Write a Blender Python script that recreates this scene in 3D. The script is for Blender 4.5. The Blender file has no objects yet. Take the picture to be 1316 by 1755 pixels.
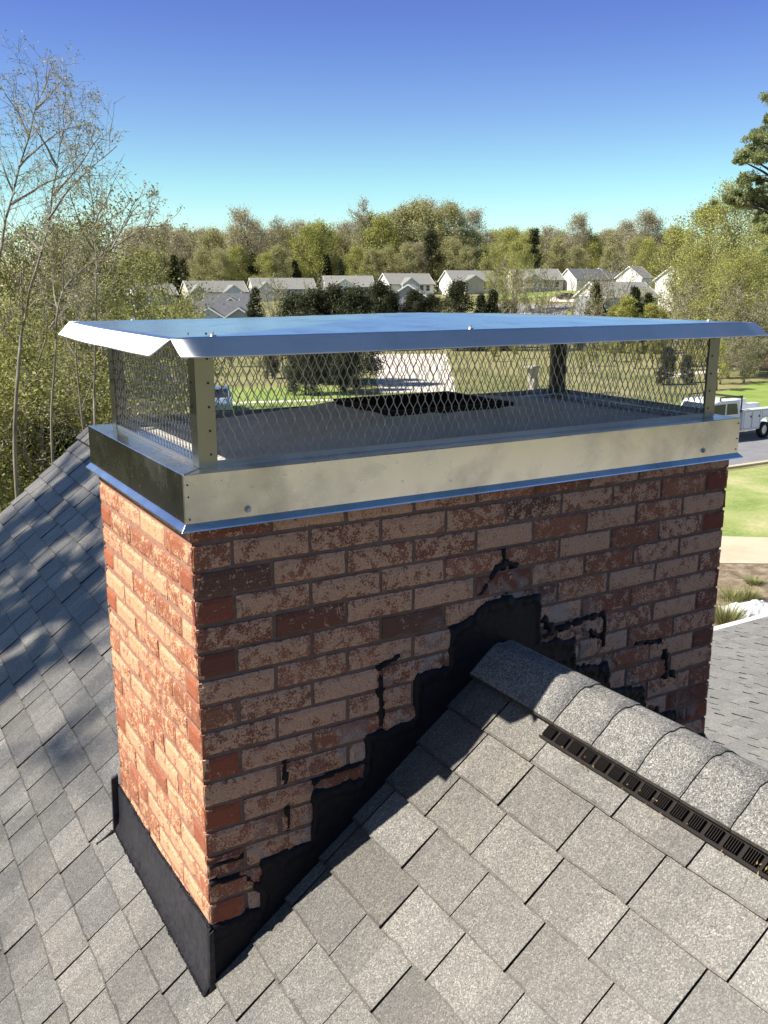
import bpy, math, random
import numpy as np
from mathutils import Vector, Matrix, noise

random.seed(7)
rng = np.random.default_rng(7)
S = bpy.context.scene
COL = S.collection

# ------------------------------------------------------------------ camera
CAM = Vector((-0.6589, -1.9847, 0.5283))
RIGHT = Vector((0.86116, -0.50834, 0.00102))
UP = Vector((0.11980, 0.20490, 0.97142))
FWD = Vector((0.49402, 0.83643, -0.23735))
FPX = 1588.8
cd = bpy.data.cameras.new('camera')
cam = bpy.data.objects.new('camera', cd)
COL.objects.link(cam)
cam.matrix_world = Matrix(((RIGHT.x, UP.x, -FWD.x, CAM.x), (RIGHT.y, UP.y, -FWD.y, CAM.y),
                           (RIGHT.z, UP.z, -FWD.z, CAM.z), (0, 0, 0, 1)))
cd.sensor_fit = 'VERTICAL'
cd.sensor_height = 24
cd.lens = 24 * FPX / 1755
cd.clip_start = 0.05
cd.clip_end = 4000
S.camera = cam

# ------------------------------------------------------------------ sun and sky
SUN = Vector((-0.634, 0.158, 0.735)).normalized()
sd = bpy.data.lights.new('sun', 'SUN')
sd.energy = 5.0
sd.angle = math.radians(0.53)
sd.color = (1.0, 0.93, 0.815)
so = bpy.data.objects.new('sun', sd)
COL.objects.link(so)
so.rotation_euler = (-SUN).to_track_quat('-Z', 'Y').to_euler()
so.location = (-20, 5, 25)
W = bpy.data.worlds.new('World')
S.world = W
W.use_nodes = True
nt = W.node_tree
bg = nt.nodes['Background']
sky = nt.nodes.new('ShaderNodeTexSky')
sky.sky_type = 'NISHITA'
sky.sun_disc = False
sky.sun_elevation = math.asin(SUN.z)
sky.sun_rotation = math.atan2(SUN.x, SUN.y)
sky.air_density = 1.0
sky.dust_density = 0.2
sky.ozone_density = 1.6
hs = nt.nodes.new('ShaderNodeHueSaturation')
hs.inputs['Saturation'].default_value = 1.25
hs.inputs['Hue'].default_value = 0.5
nt.links.new(sky.outputs[0], hs.inputs['Color'])
# colour balance of the sky by elevation (clear spring sky: violet blue overhead, pale cyan low down)
tc = nt.nodes.new('ShaderNodeTexCoord')
sxyz = nt.nodes.new('ShaderNodeSeparateXYZ')
nt.links.new(tc.outputs['Generated'], sxyz.inputs[0])
cr = nt.nodes.new('ShaderNodeValToRGB')
for p_, c_ in ((0.0, (1.70, 1.42, 1.75)), (0.03, (1.45, 1.46, 1.62)), (0.052, (1.26, 1.51, 1.50)), (0.098, (1.16, 1.45, 1.38)), (0.163, (1.13, 1.12, 1.34)), (0.25, (.99, .82, 1.27)), (0.42, (1.0, .88, .98)), (0.8, (1.0, .92, .86))):
    e_ = cr.color_ramp.elements.new(p_); e_.color = (*c_, 1)
cr.color_ramp.elements.remove(cr.color_ramp.elements[0]); cr.color_ramp.elements.remove(cr.color_ramp.elements[-1])
nt.links.new(sxyz.outputs[2], cr.inputs[0])
mu = nt.nodes.new('ShaderNodeMix'); mu.data_type = 'RGBA'; mu.blend_type = 'MULTIPLY'; mu.inputs[0].default_value = 1
nt.links.new(hs.outputs[0], mu.inputs[6]); nt.links.new(cr.outputs[0], mu.inputs[7])
nt.links.new(mu.outputs[2], bg.inputs[0])
bg.inputs[1].default_value = 0.07
S.view_settings.view_transform = 'Standard'
S.view_settings.look = 'None'
S.view_settings.exposure = 0.70
S.view_settings.gamma = 1.0
S.render.engine = 'CYCLES'

# ------------------------------------------------------------------ materials
def ramp(nt, fac, stops, interp='LINEAR'):
    r = nt.nodes.new('ShaderNodeValToRGB')
    r.color_ramp.interpolation = interp
    e = r.color_ramp.elements
    while len(e) < len(stops):
        e.new(0.5)
    for i, (p, c) in enumerate(stops):
        e[i].position = p
        e[i].color = (c[0], c[1], c[2], 1) if not isinstance(c, (int, float)) else (c, c, c, 1)
    if fac is not None:
        nt.links.new(fac, r.inputs[0])
    return r.outputs[0]

def tex_noise(nt, scale, detail=4, rough=0.6, vec=None, dist=0.0):
    n = nt.nodes.new('ShaderNodeTexNoise')
    n.inputs['Scale'].default_value = scale
    n.inputs['Detail'].default_value = detail
    n.inputs['Roughness'].default_value = rough
    n.inputs['Distortion'].default_value = dist
    if vec is not None:
        nt.links.new(vec, n.inputs['Vector'])
    return n.outputs['Fac']

def objco(nt, scale=None):
    t = nt.nodes.new('ShaderNodeTexCoord')
    if scale is None:
        return t.outputs['Object']
    m = nt.nodes.new('ShaderNodeMapping')
    m.inputs['Scale'].default_value = scale
    nt.links.new(t.outputs['Object'], m.inputs[0])
    return m.outputs[0]

def mixc(nt, fac, a, b, mode='MIX'):
    m = nt.nodes.new('ShaderNodeMix')
    m.data_type = 'RGBA'
    m.blend_type = mode
    for i, v in ((0, fac), (6, a), (7, b)):
        if isinstance(v, (int, float)):
            m.inputs[i].default_value = v
        elif isinstance(v, tuple):
            m.inputs[i].default_value = (v[0], v[1], v[2], 1)
        else:
            nt.links.new(v, m.inputs[i])
    return m.outputs[2]

def mth(nt, op, a, b=0.0, clamp=False):
    m = nt.nodes.new('ShaderNodeMath')
    m.operation = op
    m.use_clamp = clamp
    for i, v in ((0, a), (1, b)):
        if isinstance(v, (int, float)):
            m.inputs[i].default_value = v
        else:
            nt.links.new(v, m.inputs[i])
    return m.outputs[0]

def attr(nt, name='Col'):
    a = nt.nodes.new('ShaderNodeAttribute')
    a.attribute_name = name
    return a

def bump(nt, bsdf, h, strength, dist=0.01):
    b = nt.nodes.new('ShaderNodeBump')
    b.inputs['Strength'].default_value = strength
    b.inputs['Distance'].default_value = dist
    nt.links.new(h, b.inputs['Height'])
    nt.links.new(b.outputs[0], bsdf.inputs['Normal'])

def mat(name, color=(.5, .5, .5), rough=0.7, metal=0.0, spec=0.5):
    m = bpy.data.materials.new(name)
    m.use_nodes = True
    b = m.node_tree.nodes['Principled BSDF']
    b.inputs['Base Color'].default_value = (*color, 1)
    b.inputs['Roughness'].default_value = rough
    b.inputs['Metallic'].default_value = metal
    b.inputs['Specular IOR Level'].default_value = spec
    return m, m.node_tree, b

def noisy(name, c0, c1, scale, rough=0.8, bmp=0.0, detail=5, bdist=0.01, spec=0.3, stretch=None):
    m, n, b = mat(name, c0, rough, 0, spec)
    f = tex_noise(n, scale, detail, 0.65, objco(n, stretch))
    n.links.new(ramp(n, f, [(0.3, c0), (0.7, c1)]), b.inputs['Base Color'])
    if bmp:
        bump(n, b, f, bmp, bdist)
    return m

M = {}
# brick: base colour and amount of pale coating come per brick
def brick_mat(name='brick', coat_c=((.36, .19, .13), (.51, .31, .215), (.66, .45, .33))):
    m, n, b = mat(name, rough=0.88, spec=0.25)
    co = objco(n)
    a = attr(n)
    sep = n.nodes.new('ShaderNodeSeparateColor')
    n.links.new(a.outputs['Color'], sep.inputs[0])
    al = a.outputs['Alpha']
    n1 = tex_noise(n, 34, 8, 0.62, co, 0.3)
    n2 = tex_noise(n, 190, 4, 0.7, co)
    n3 = tex_noise(n, 9, 2, 0.5, co)
    f = mth(n, 'ADD', mth(n, 'MULTIPLY', n1, 0.9), mth(n, 'MULTIPLY', n2, 0.75))
    f = mth(n, 'ADD', f, mth(n, 'MULTIPLY', n3, 0.25))
    thr = mth(n, 'SUBTRACT', 1.245, mth(n, 'MULTIPLY', al, 0.46))
    mask = mth(n, 'MULTIPLY', mth(n, 'SUBTRACT', f, thr), 14, True)
    base = mixc(n, 1.0, a.outputs['Color'], ramp(n, n2, [(0.3, (.72, .72, .72)), (0.7, (1.15, 1.12, 1.1))]), 'MULTIPLY')
    coat = ramp(n, n2, [(0.3, coat_c[0]), (0.52, coat_c[1]), (0.78, coat_c[2])])
    c = mixc(n, mask, base, coat)
    # dark burnt specks
    n4 = tex_noise(n, 95, 5, 0.7, co)
    dk = mth(n, 'MULTIPLY', mth(n, 'SUBTRACT', n4, 0.635), 18, True)
    c = mixc(n, mth(n, 'MULTIPLY', dk, 0.6), c, (.09, .035, .03))
    # a few pale lime spots
    n5 = tex_noise(n, 26, 4, 0.6, co)
    lm = mth(n, 'MULTIPLY', mth(n, 'SUBTRACT', n5, 0.70), 30, True)
    c = mixc(n, mth(n, 'MULTIPLY', lm, 0.7), c, (.55, .5, .44))
    # wear near the roof line on the front: grey cement haze and tar smears
    sx = n.nodes.new('ShaderNodeSeparateXYZ')
    n.links.new(co, sx.inputs[0])
    dx = mth(n, 'ABSOLUTE', mth(n, 'SUBTRACT', sx.outputs[0], 0.91))
    rz = mth(n, 'SUBTRACT', -0.476, mth(n, 'MULTIPLY', dx, 0.84))
    v = mth(n, 'SUBTRACT', sx.outputs[2], rz)
    front = mth(n, 'LESS_THAN', sx.outputs[1], 0.02)
    band = mth(n, 'MULTIPLY', mth(n, 'SUBTRACT', 0.40, v), 6, True)
    n6 = tex_noise(n, 11, 5, 0.6, co, 0.6)
    hz = mth(n, 'MULTIPLY', mth(n, 'SUBTRACT', n6, 0.50), 9, True)
    hz = mth(n, 'MULTIPLY', mth(n, 'MULTIPLY', hz, band), front)
    c = mixc(n, mth(n, 'MULTIPLY', hz, 0.62), c, (.30, .285, .29))
    n7 = tex_noise(n, 17, 6, 0.7, co, 0.8)
    tr = mth(n, 'MULTIPLY', mth(n, 'SUBTRACT', n7, 0.555), 16, True)
    rgt = mth(n, 'MULTIPLY', mth(n, 'SUBTRACT', sx.outputs[0], 0.95), 2.5, True)
    tr = mth(n, 'MULTIPLY', mth(n, 'MULTIPLY', tr, band), mth(n, 'ADD', 0.25, rgt, True))
    tr = mth(n, 'MULTIPLY', tr, front)
    c = mixc(n, mth(n, 'MULTIPLY', tr, 0.85), c, (.02, .02, .025))
    n.links.new(c, b.inputs['Base Color'])
    h = mth(n, 'ADD', mth(n, 'MULTIPLY', n2, 0.5), mth(n, 'MULTIPLY', mask, 0.35))
    h = mth(n, 'ADD', h, mth(n, 'MULTIPLY', n1, 0.6))
    bump(n, b, h, 0.55, 0.0022)
    return m
M['brick'] = brick_mat()
M['brick_sunlit'] = brick_mat('sunlit_side_brick', ((.52, .26, .145), (.68, .40, .24), (.80, .56, .37)))  # lit copy of the brick: sun on the left face painted into its coat
M['mortar'] = noisy('mortar', (.13, .09, .08), (.21, .145, .125), 60, 0.95, 0.6, 6, 0.003)
_n = M['mortar'].node_tree; _b = _n.nodes['Principled BSDF']; _l = _b.inputs['Base Color'].links[0].from_socket
_n.links.new(mixc(_n, 1.0, _l, attr(_n).outputs['Color'], 'MULTIPLY'), _b.inputs['Base Color'])
M['cement'] = noisy('cement', (.44, .44, .43), (.56, .55, .53), 7, 0.9, 0.3, 7, 0.004)

def steel(name, col=(.74, .74, .73), r0=.22, r1=.36, bscale=2.2, bst=.06, aniso=None, smudge=0.0):
    m, n, b = mat(name, col, r0, 1.0)
    co = objco(n, aniso)
    f = tex_noise(n, 5, 5, 0.6, co)
    n.links.new(mth(n, 'ADD', r0, mth(n, 'MULTIPLY', f, r1 - r0)), b.inputs['Roughness'])
    g = tex_noise(n, 3.1, 6, 0.65, co, 0.4)
    k = tuple(c * (0.86 - smudge) for c in col)
    n.links.new(ramp(n, g, [(0.36, k), (0.56, col)]), b.inputs['Base Color'])
    sp = tex_noise(n, 60, 3, .6, co)
    spm = mth(n, 'MULTIPLY', mth(n, 'SUBTRACT', sp, .64), 10, True)
    blot = tex_noise(n, 7, 4, .6, co, .5)
    blm = mth(n, 'MULTIPLY', mth(n, 'SUBTRACT', blot, .56), 4, True)
    old = b.inputs['Roughness'].links[0].from_socket
    n.links.new(mth(n, 'ADD', old, mth(n, 'ADD', mth(n, 'MULTIPLY', spm, .12), mth(n, 'MULTIPLY', blm, .10)), True), b.inputs['Roughness'])
    bc = b.inputs['Base Color'].links[0].from_socket
    n.links.new(mixc(n, mth(n, 'MULTIPLY', mth(n, 'ADD', spm, blm, True), .22), bc, (.42, .40, .36)), b.inputs['Base Color'])
    w = tex_noise(n, bscale, 2, 0.4, co)
    bump(n, b, w, bst, 0.05)
    return m
M['steel_cap'] = steel('cap_steel', (.74, .75, .77), .13, .22, 1.6, .03)
M['steel_lip'] = steel('lip_steel', (.80, .80, .80), .36, .46, 1.6, .03)
M['steel_skirt'] = steel('skirt_steel', (.82, .81, .78), .10, .36, 2.0, .04, None, .20)
M['steel_post'] = steel('post_steel', (.36, .35, .27), .30, .40, 2.0, .04)
M['steel_mesh'] = steel('mesh_steel', (.40, .40, .40), .34, .46)
def brushed(name, col, rough, an):
    m = steel(name, col, rough, rough + .05, 1.6, .02)
    n = m.node_tree; b = n.nodes['Principled BSDF']
    b.inputs['Anisotropic'].default_value = an
    c = n.nodes.new('ShaderNodeCombineXYZ'); c.inputs[1].default_value = 1.0
    n.links.new(c.outputs[0], b.inputs['Tangent'])
    return m
M['steel_lip'] = brushed('lip_steel', (.80, .81, .83), .46, .75)
M['steel_cap'] = brushed('cap_steel', (.86, .87, .90), .17, .3)
M['screw'] = steel('screw_steel', (.8, .8, .78), .3, .4)
M['screw_dull'] = steel('weathered_screw', (.55, .55, .54), .45, .6)
M['hole'], _, _ = mat('rivet_dark', (.03, .025, .02), .6)

def tar_mat(name, rough, c=(.010, .010, .014)):
    m, n, b = mat(name, c, rough, 0, .22)
    co = objco(n)
    f = tex_noise(n, 45, 6, 0.7, co, 0.6)
    n.links.new(ramp(n, f, [(0.35, c), (0.75, tuple(v * 2.6 for v in c))]), b.inputs['Base Color'])
    bump(n, b, f, 0.5, 0.006)
    return m
M['tar'] = tar_mat('tar', .5, (.005, .005, .008))
M['flashing'] = tar_mat('black_flashing', .38, (.022, .022, .027))

def shingle_mat(name, rough=.52, spec=.85):
    m, n, b = mat(name, rough=rough, spec=spec)
    a = attr(n)
    co = objco(n)
    vo = n.nodes.new('ShaderNodeTexVoronoi')
    vo.inputs['Scale'].default_value = 400
    n.links.new(co, vo.inputs['Vector'])
    sc = n.nodes.new('ShaderNodeSeparateColor')
    n.links.new(vo.outputs['Color'], sc.inputs[0])
    g = ramp(n, sc.outputs[0], [(0.0, (.30, .29, .28)), (0.28, (.74, .73, .71)), (0.66, (1.08, 1.06, 1.03)), (0.84, (1.4, 1.37, 1.33)), (1.0, (2.2, 2.15, 2.1))])
    c = mixc(n, 1.0, a.outputs['Color'], g, 'MULTIPLY')
    big = tex_noise(n, 5.5, 6, 0.65, co, 0.3)
    c = mixc(n, 1.0, c, ramp(n, big, [(0.3, (.88, .87, .86)), (0.7, (1.12, 1.1, 1.04))]), 'MULTIPLY')
    med = tex_noise(n, 38, 5, 0.7, co, 0.3)
    c = mixc(n, 1.0, c, ramp(n, med, [(0.35, (.86, .86, .86)), (0.65, (1.10, 1.10, 1.10))]), 'MULTIPLY')
    n.links.new(c, b.inputs['Base Color'])
    h = mth(n, 'ADD', sc.outputs[1], mth(n, 'MULTIPLY', med, 0.8))
    bump(n, b, h, 0.5, 0.0014)
    return m
M['shingle'] = shingle_mat('asphalt_shingle')
M['shingle_cap'] = shingle_mat('cap_shingle', .7, .35)
M['shingle_edge'] = noisy('shingle_edge', (.03, .026, .024), (.075, .066, .058), 120, 0.95)
M['plastic'], _, _ = mat('black_plastic', (.020, .016, .015), .75, 0, .2)
M['leaf_litter'] = noisy('dry_leaf', (.22, .14, .06), (.42, .30, .14), 90, .8)
M['white_paint'] = noisy('white_trim', (.74, .74, .72), (.82, .82, .80), 6, .5)
M['bark'] = noisy('bark', (.16, .135, .105), (.30, .265, .21), 9, .95, .4, 5, .02, .3, (1, 1, .3))
M['bark_pale'] = noisy('pale_bark', (.17, .15, .115), (.36, .32, .25), 9, .95, .3, 5, .02, .3, (1, 1, .3))
M['bark_dark'] = noisy('dark_bark', (.045, .035, .03), (.09, .07, .055), 7, .95, .4)

def leaf_mat(name, cols, rough=.6, trans=.25):
    m, n, b = mat(name, cols[1], rough, 0, .3)
    a = attr(n)
    sc = n.nodes.new('ShaderNodeSeparateColor')
    n.links.new(a.outputs['Color'], sc.inputs[0])
    n.links.new(ramp(n, sc.outputs[0], [(i / (len(cols) - 1), c) for i, c in enumerate(cols)]), b.inputs['Base Color'])
    c = ramp(n, sc.outputs[0], [(i / (len(cols) - 1), tuple(min(1, v * 1.3) for v in c)) for i, c in enumerate(cols)])
    t = n.nodes.new('ShaderNodeBsdfTranslucent')
    n.links.new(c, t.inputs[0])
    mx = n.nodes.new('ShaderNodeMixShader')
    mx.inputs[0].default_value = trans
    n.links.new(b.outputs[0], mx.inputs[1])
    n.links.new(t.outputs[0], mx.inputs[2])
    n.links.new(mx.outputs[0], n.nodes['Material Output'].inputs[0])
    return m
M['leaf_olive'] = leaf_mat('olive_leaves', [(.15, .155, .04), (.27, .28, .075), (.40, .40, .13)])
M['leaf_spring'] = leaf_mat('spring_leaves', [(.22, .23, .06), (.36, .37, .10), (.50, .49, .17)])
M['leaf_brown'] = leaf_mat('brown_buds', [(.28, .24, .15), (.40, .36, .23), (.50, .45, .31)])
M['leaf_mixed'] = leaf_mat('green_brown_buds', [(.26, .25, .11), (.38, .37, .17), (.48, .46, .23)])
M['leaf_dark'] = leaf_mat('dark_needles', [(.022, .028, .012), (.045, .052, .02), (.09, .095, .04)])
M['leaf_pine'] = leaf_mat('pine_needles', [(.14, .17, .07), (.24, .27, .11), (.36, .38, .18)])
M['leaf_bud'] = leaf_mat('grey_buds', [(.22, .22, .11), (.33, .32, .17), (.45, .43, .25)])
M['leaf_lime'] = leaf_mat('lime_leaves', [(.26, .27, .06), (.40, .40, .11), (.55, .53, .22)])
M['leaf_red'] = leaf_mat('maroon_leaves', [(.09, .03, .03), (.16, .06, .055), (.22, .10, .09)])
M['leaf_pink'] = leaf_mat('pink_blossom', [(.5, .18, .16), (.6, .3, .25), (.7, .45, .38)])
M['grass_blade'] = leaf_mat('grass_blades', [(.16, .18, .06), (.26, .27, .10), (.4, .38, .18)])

def grass_mat(name, cols, scale=.35, fine=9.0):
    m, n, b = mat(name, cols[1], .95, 0, .15)
    co = objco(n)
    f = tex_noise(n, scale, 6, .62, co, .3)
    g = tex_noise(n, fine, 4, .7, co)
    v = mth(n, 'ADD', mth(n, 'MULTIPLY', f, .7), mth(n, 'MULTIPLY', g, .3))
    n.links.new(ramp(n, v, [(.32 + .36 * i / (len(cols) - 1), c) for i, c in enumerate(cols)]), b.inputs['Base Color'])
    bump(n, b, g, .6, .05)
    return m
M['ground'] = grass_mat('ground', [(.10, .12, .04), (.18, .185, .07), (.29, .265, .13), (.20, .205, .085)], .12, 3.0)
M['lawn'] = grass_mat('lawn', [(.17, .24, .07), (.28, .34, .11), (.42, .42, .20), (.58, .53, .31)], .45, 7)
M['lawn_green'] = grass_mat('green_lawn', [(.17, .25, .05), (.25, .33, .08), (.34, .38, .13)], .3, 6)
M['mulch'] = grass_mat('mulch', [(.10, .075, .05), (.26, .20, .14), (.46, .38, .29)], 3.0, 22)
M['concrete'] = noisy('concrete', (.50, .42, .30), (.62, .53, .39), .8, .9, .1)
M['sand'] = noisy('sandy_drive', (.55, .48, .40), (.75, .68, .60), .6, .9)
M['asphalt'] = noisy('road_asphalt', (.20, .20, .215), (.26, .26, .27), 1.2, .9, .1)
M['street'] = noisy('far_street', (.24, .23, .225), (.36, .34, .33), .4, .9)
M['roof_grey'] = noisy('grey_roof', (.22, .215, .20), (.29, .285, .265), 1.4, .95)
M['roof_dark'] = noisy('slate_roof', (.10, .105, .115), (.14, .145, .155), 1.4, .95)
M['siding_white'] = noisy('white_siding', (.66, .65, .62), (.74, .73, .69), .6, .7)
M['siding_cream'] = noisy('cream_siding', (.62, .55, .38), (.70, .62, .44), .6, .7)
M['siding_grey'] = noisy('grey_siding', (.27, .29, .32), (.33, .35, .38), .6, .7)
M['siding_tan'] = noisy('tan_siding', (.40, .37, .31), (.48, .45, .38), .6, .7)
M['siding_blue'] = noisy('pale_blue_siding', (.42, .47, .54), (.5, .55, .62), .6, .7)
M['glass'], _, _ = mat('window_glass', (.03, .04, .05), .08)
M['tyre'], _, _ = mat('tyre_rubber', (.02, .02, .02), .8)
M['rim'], _, _ = mat('wheel_rim', (.6, .6, .6), .35, .8)
M['truck_white'], _, _ = mat('white_body_paint', (.80, .82, .84), .25)
M['car_blue'], _, _ = mat('pale_blue_paint', (.35, .45, .6), .2)
M['car_dark'], _, _ = mat('maroon_paint', (.05, .02, .03), .2)
M['black_metal'], _, _ = mat('black_metal', (.03, .028, .022), .5)
M['red_plastic'], _, _ = mat('red_plastic', (.7, .06, .04), .5)
M['sheet'] = noisy('clear_plastic_sheet', (.62, .64, .68), (.85, .85, .86), 5, .25, .5, 5, .05, .6)

# ------------------------------------------------------------------ helpers
class MB:
    """collects vertices and faces for ONE mesh object"""
    def __init__(s):
        s.v = []; s.f = []; s.m = []; s.c = []
    def add(s, vs, fs, mi=0, col=(1, 1, 1, 1)):
        o = len(s.v)
        s.v.extend([tuple(p) for p in vs])
        s.f.extend([tuple(i + o for i in f) for f in fs])
        s.m.extend([mi] * len(fs))
        s.c.extend([col] * len(vs))
        return s
    def box(s, a, b, mi=0, col=(1, 1, 1, 1), mtx=None):
        x0, y0, z0 = a; x1, y1, z1 = b
        vs = [(x0, y0, z0), (x1, y0, z0), (x1, y1, z0), (x0, y1, z0), (x0, y0, z1), (x1, y0, z1), (x1, y1, z1), (x0, y1, z1)]
        if mtx is not None:
            vs = [mtx @ Vector(p) for p in vs]
        return s.add(vs, [(0, 3, 2, 1), (4, 5, 6, 7), (0, 1, 5, 4), (1, 2, 6, 5), (2, 3, 7, 6), (3, 0, 4, 7)], mi, col)
    def prism(s, poly, axis, t0, t1, mi=0, col=(1, 1, 1, 1), mtx=None):
        n = len(poly); vs = []
        for t in (t0, t1):
            for (a, b) in poly:
                p = {'x': (t, a, b), 'y': (a, t, b), 'z': (a, b, t)}[axis]
                vs.append(mtx @ Vector(p) if mtx is not None else p)
        fs = [tuple(range(n))[::-1], tuple(range(n, 2 * n))] + [(i, (i + 1) % n, (i + 1) % n + n, i + n) for i in range(n)]
        return s.add(vs, fs, mi, col)
    def tube(s, pts, radii, sides=6, mi=0, col=(1, 1, 1, 1), caps=True):
        vs = []; fs = []
        n = len(pts)
        for i, p in enumerate(pts):
            p = Vector(p)
            d = Vector(pts[min(i + 1, n - 1)]) - Vector(pts[max(i - 1, 0)])
            if d.length < 1e-9: d = Vector((0, 0, 1))
            d.normalize()
            a = d.orthogonal().normalized() if abs(d.z) > .95 else d.cross(Vector((0, 0, 1))).normalized()
            b = d.cross(a)
            for k in range(sides):
                t = 2 * math.pi * k / sides
                vs.append(p + (a * math.cos(t) + b * math.sin(t)) * radii[i])
        for i in range(n - 1):
            for k in range(sides):
                k2 = (k + 1) % sides
                fs.append((i * sides + k, i * sides + k2, (i + 1) * sides + k2, (i + 1) * sides + k))
        if caps:
            fs.append(tuple(range(sides))[::-1]); fs.append(tuple((n - 1) * sides + k for k in range(sides)))
        return s.add(vs, fs, mi, col)
    def build(s, name, mats, parent=None, smooth=False, bevel=0.0):
        me = bpy.data.meshes.new(name)
        me.from_pydata([tuple(v) for v in s.v], [], s.f)
        if not isinstance(mats, (list, tuple)): mats = [mats]
        for m in mats: me.materials.append(m)
        if len(mats) > 1: me.polygons.foreach_set('material_index', s.m)
        ca = me.color_attributes.new('Col', 'FLOAT_COLOR', 'POINT')
        ca.data.foreach_set('color', np.array([tuple(c) for c in s.c], dtype=np.float32).ravel())
        if smooth: me.polygons.foreach_set('use_smooth', [True] * len(me.polygons))
        me.update()
        o = bpy.data.objects.new(name, me)
        COL.objects.link(o)
        if parent is not None: o.parent = parent
        if bevel:
            b = o.modifiers.new('bevel', 'BEVEL'); b.width = bevel; b.segments = 2; b.limit_method = 'ANGLE'
        return o

def np_mesh(name, V, F, C, m, parent=None, smooth=False):
    me = bpy.data.meshes.new(name)
    me.vertices.add(len(V)); me.vertices.foreach_set('co', np.asarray(V, dtype=np.float32).ravel())
    F = np.asarray(F, dtype=np.int32); k = F.shape[1]
    me.loops.add(F.size); me.loops.foreach_set('vertex_index', F.ravel())
    me.polygons.add(len(F)); me.polygons.foreach_set('loop_start', np.arange(0, F.size, k, dtype=np.int32))
    me.polygons.foreach_set('loop_total', np.full(len(F), k, dtype=np.int32))
    me.update(calc_edges=True)
    if C is not None:
        ca = me.color_attributes.new('Col', 'FLOAT_COLOR', 'POINT')
        c4 = np.ones((len(V), 4), dtype=np.float32); c4[:, 0] = C
        ca.data.foreach_set('color', c4.ravel())
    if smooth: me.polygons.foreach_set('use_smooth', [True] * len(F))
    me.materials.append(m)
    o = bpy.data.objects.new(name, me)
    COL.objects.link(o)
    if parent is not None: o.parent = parent
    return o

def tag(o, label=None, cat=None, group=None, kind=None):
    if label: o['label'] = label
    if cat: o['category'] = cat
    if group: o['group'] = group
    if kind: o['kind'] = kind
    return o
def empty(name, loc=(0, 0, 0), rz=0.0, label=None, cat=None, group=None):
    o = bpy.data.objects.new(name, None)
    o.empty_display_size = .2
    o.location = loc; o.rotation_euler = (0, 0, rz)
    COL.objects.link(o)
    return tag(o, label, cat, group)
def copy_thing(root, loc, rz=0.0, sc=1.0, label=None, name=None):
    r = root.copy(); COL.objects.link(r); r.location = loc; r.rotation_euler = (0, 0, rz)
    r.scale = sc if isinstance(sc, tuple) else (sc, sc, sc)
    if label: r['label'] = label
    for ch in list(root.children):
        c = ch.copy(); COL.objects.link(c); c.parent = r
        for g in ch.children:
            d = g.copy(); COL.objects.link(d); d.parent = c
    return r
def ray(px, py):
    return FWD + RIGHT * ((px - 658) / FPX) - UP * ((py - 877.5) / FPX)
def at(px, py, d):
    """world point seen at photo pixel (px,py) at horizontal distance d"""
    r = ray(px, py); return CAM + r * (d / math.hypot(r.x, r.y))
GZ = -7.0
def ground_z(x, y):
    d = math.hypot(x - CAM.x, y - CAM.y)
    if x + y < 0: return GZ
    if d < 175: return GZ
    t = min((d - 175) / 80, 1.0); t = t * t * (3 - 2 * t)
    az = math.atan2(x, y)
    top = -4.6 + .155 * max(0, min(32, (math.degrees(az) - 16)))
    return GZ + (top - GZ) * t

# ================================================================== SETTING: ground
def build_ground():
    # polar sheet round the house that reaches the horizon
    mb = MB()
    rs = [0.5] + list(np.linspace(12, 340, 42)) + [420, 600, 1000, 2000, 3500]
    na = 96
    for r in rs:
        for k in range(na):
            a = 2 * math.pi * k / na
            x = CAM.x + r * math.sin(a); y = CAM.y + r * math.cos(a)
            z = ground_z(x, y) if r < 400 else ground_z(CAM.x + 400 * math.sin(a), CAM.y + 400 * math.cos(a))
            mb.v.append((x, y, z)); mb.c.append((1, 1, 1, 1))
    for i in range(len(rs) - 1):
        for k in range(na):
            k2 = (k + 1) % na
            mb.f.append((i * na + k, (i + 1) * na + k, (i + 1) * na + k2, i * na + k2)); mb.m.append(0)
    mb.f.append(tuple(range(na))); mb.m.append(0)
    o = mb.build('ground', M['ground'], smooth=True)
    tag(o, kind='structure')
build_ground()

def sheet(name, pts, z, m, kind='structure'):
    mb = MB(); mb.add([(x, y, z) for x, y in pts], [tuple(range(len(pts)))])
    a = sum(pts[i][0] * pts[(i + 1) % len(pts)][1] - pts[(i + 1) % len(pts)][0] * pts[i][1] for i in range(len(pts)))
    if a < 0: mb.f = [tuple(reversed(mb.f[0]))]
    o = mb.build(name, m); tag(o, kind=kind); return o
def wavy(pts, amp=.3, step=1.5, seed=0):
    out = []
    for i in range(len(pts)):
        a = Vector(pts[i]); b = Vector(pts[(i + 1) % len(pts)]); L = (b - a).length; n = max(1, int(L / step))
        nn = Vector((-(b - a).y, (b - a).x)).normalized()
        for k in range(n):
            p = a + (b - a) * (k / n)
            w = noise.noise(Vector((p.x * .35, p.y * .35, seed))) * amp
            out.append((p.x + nn.x * w, p.y + nn.y * w))
    return out
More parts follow.
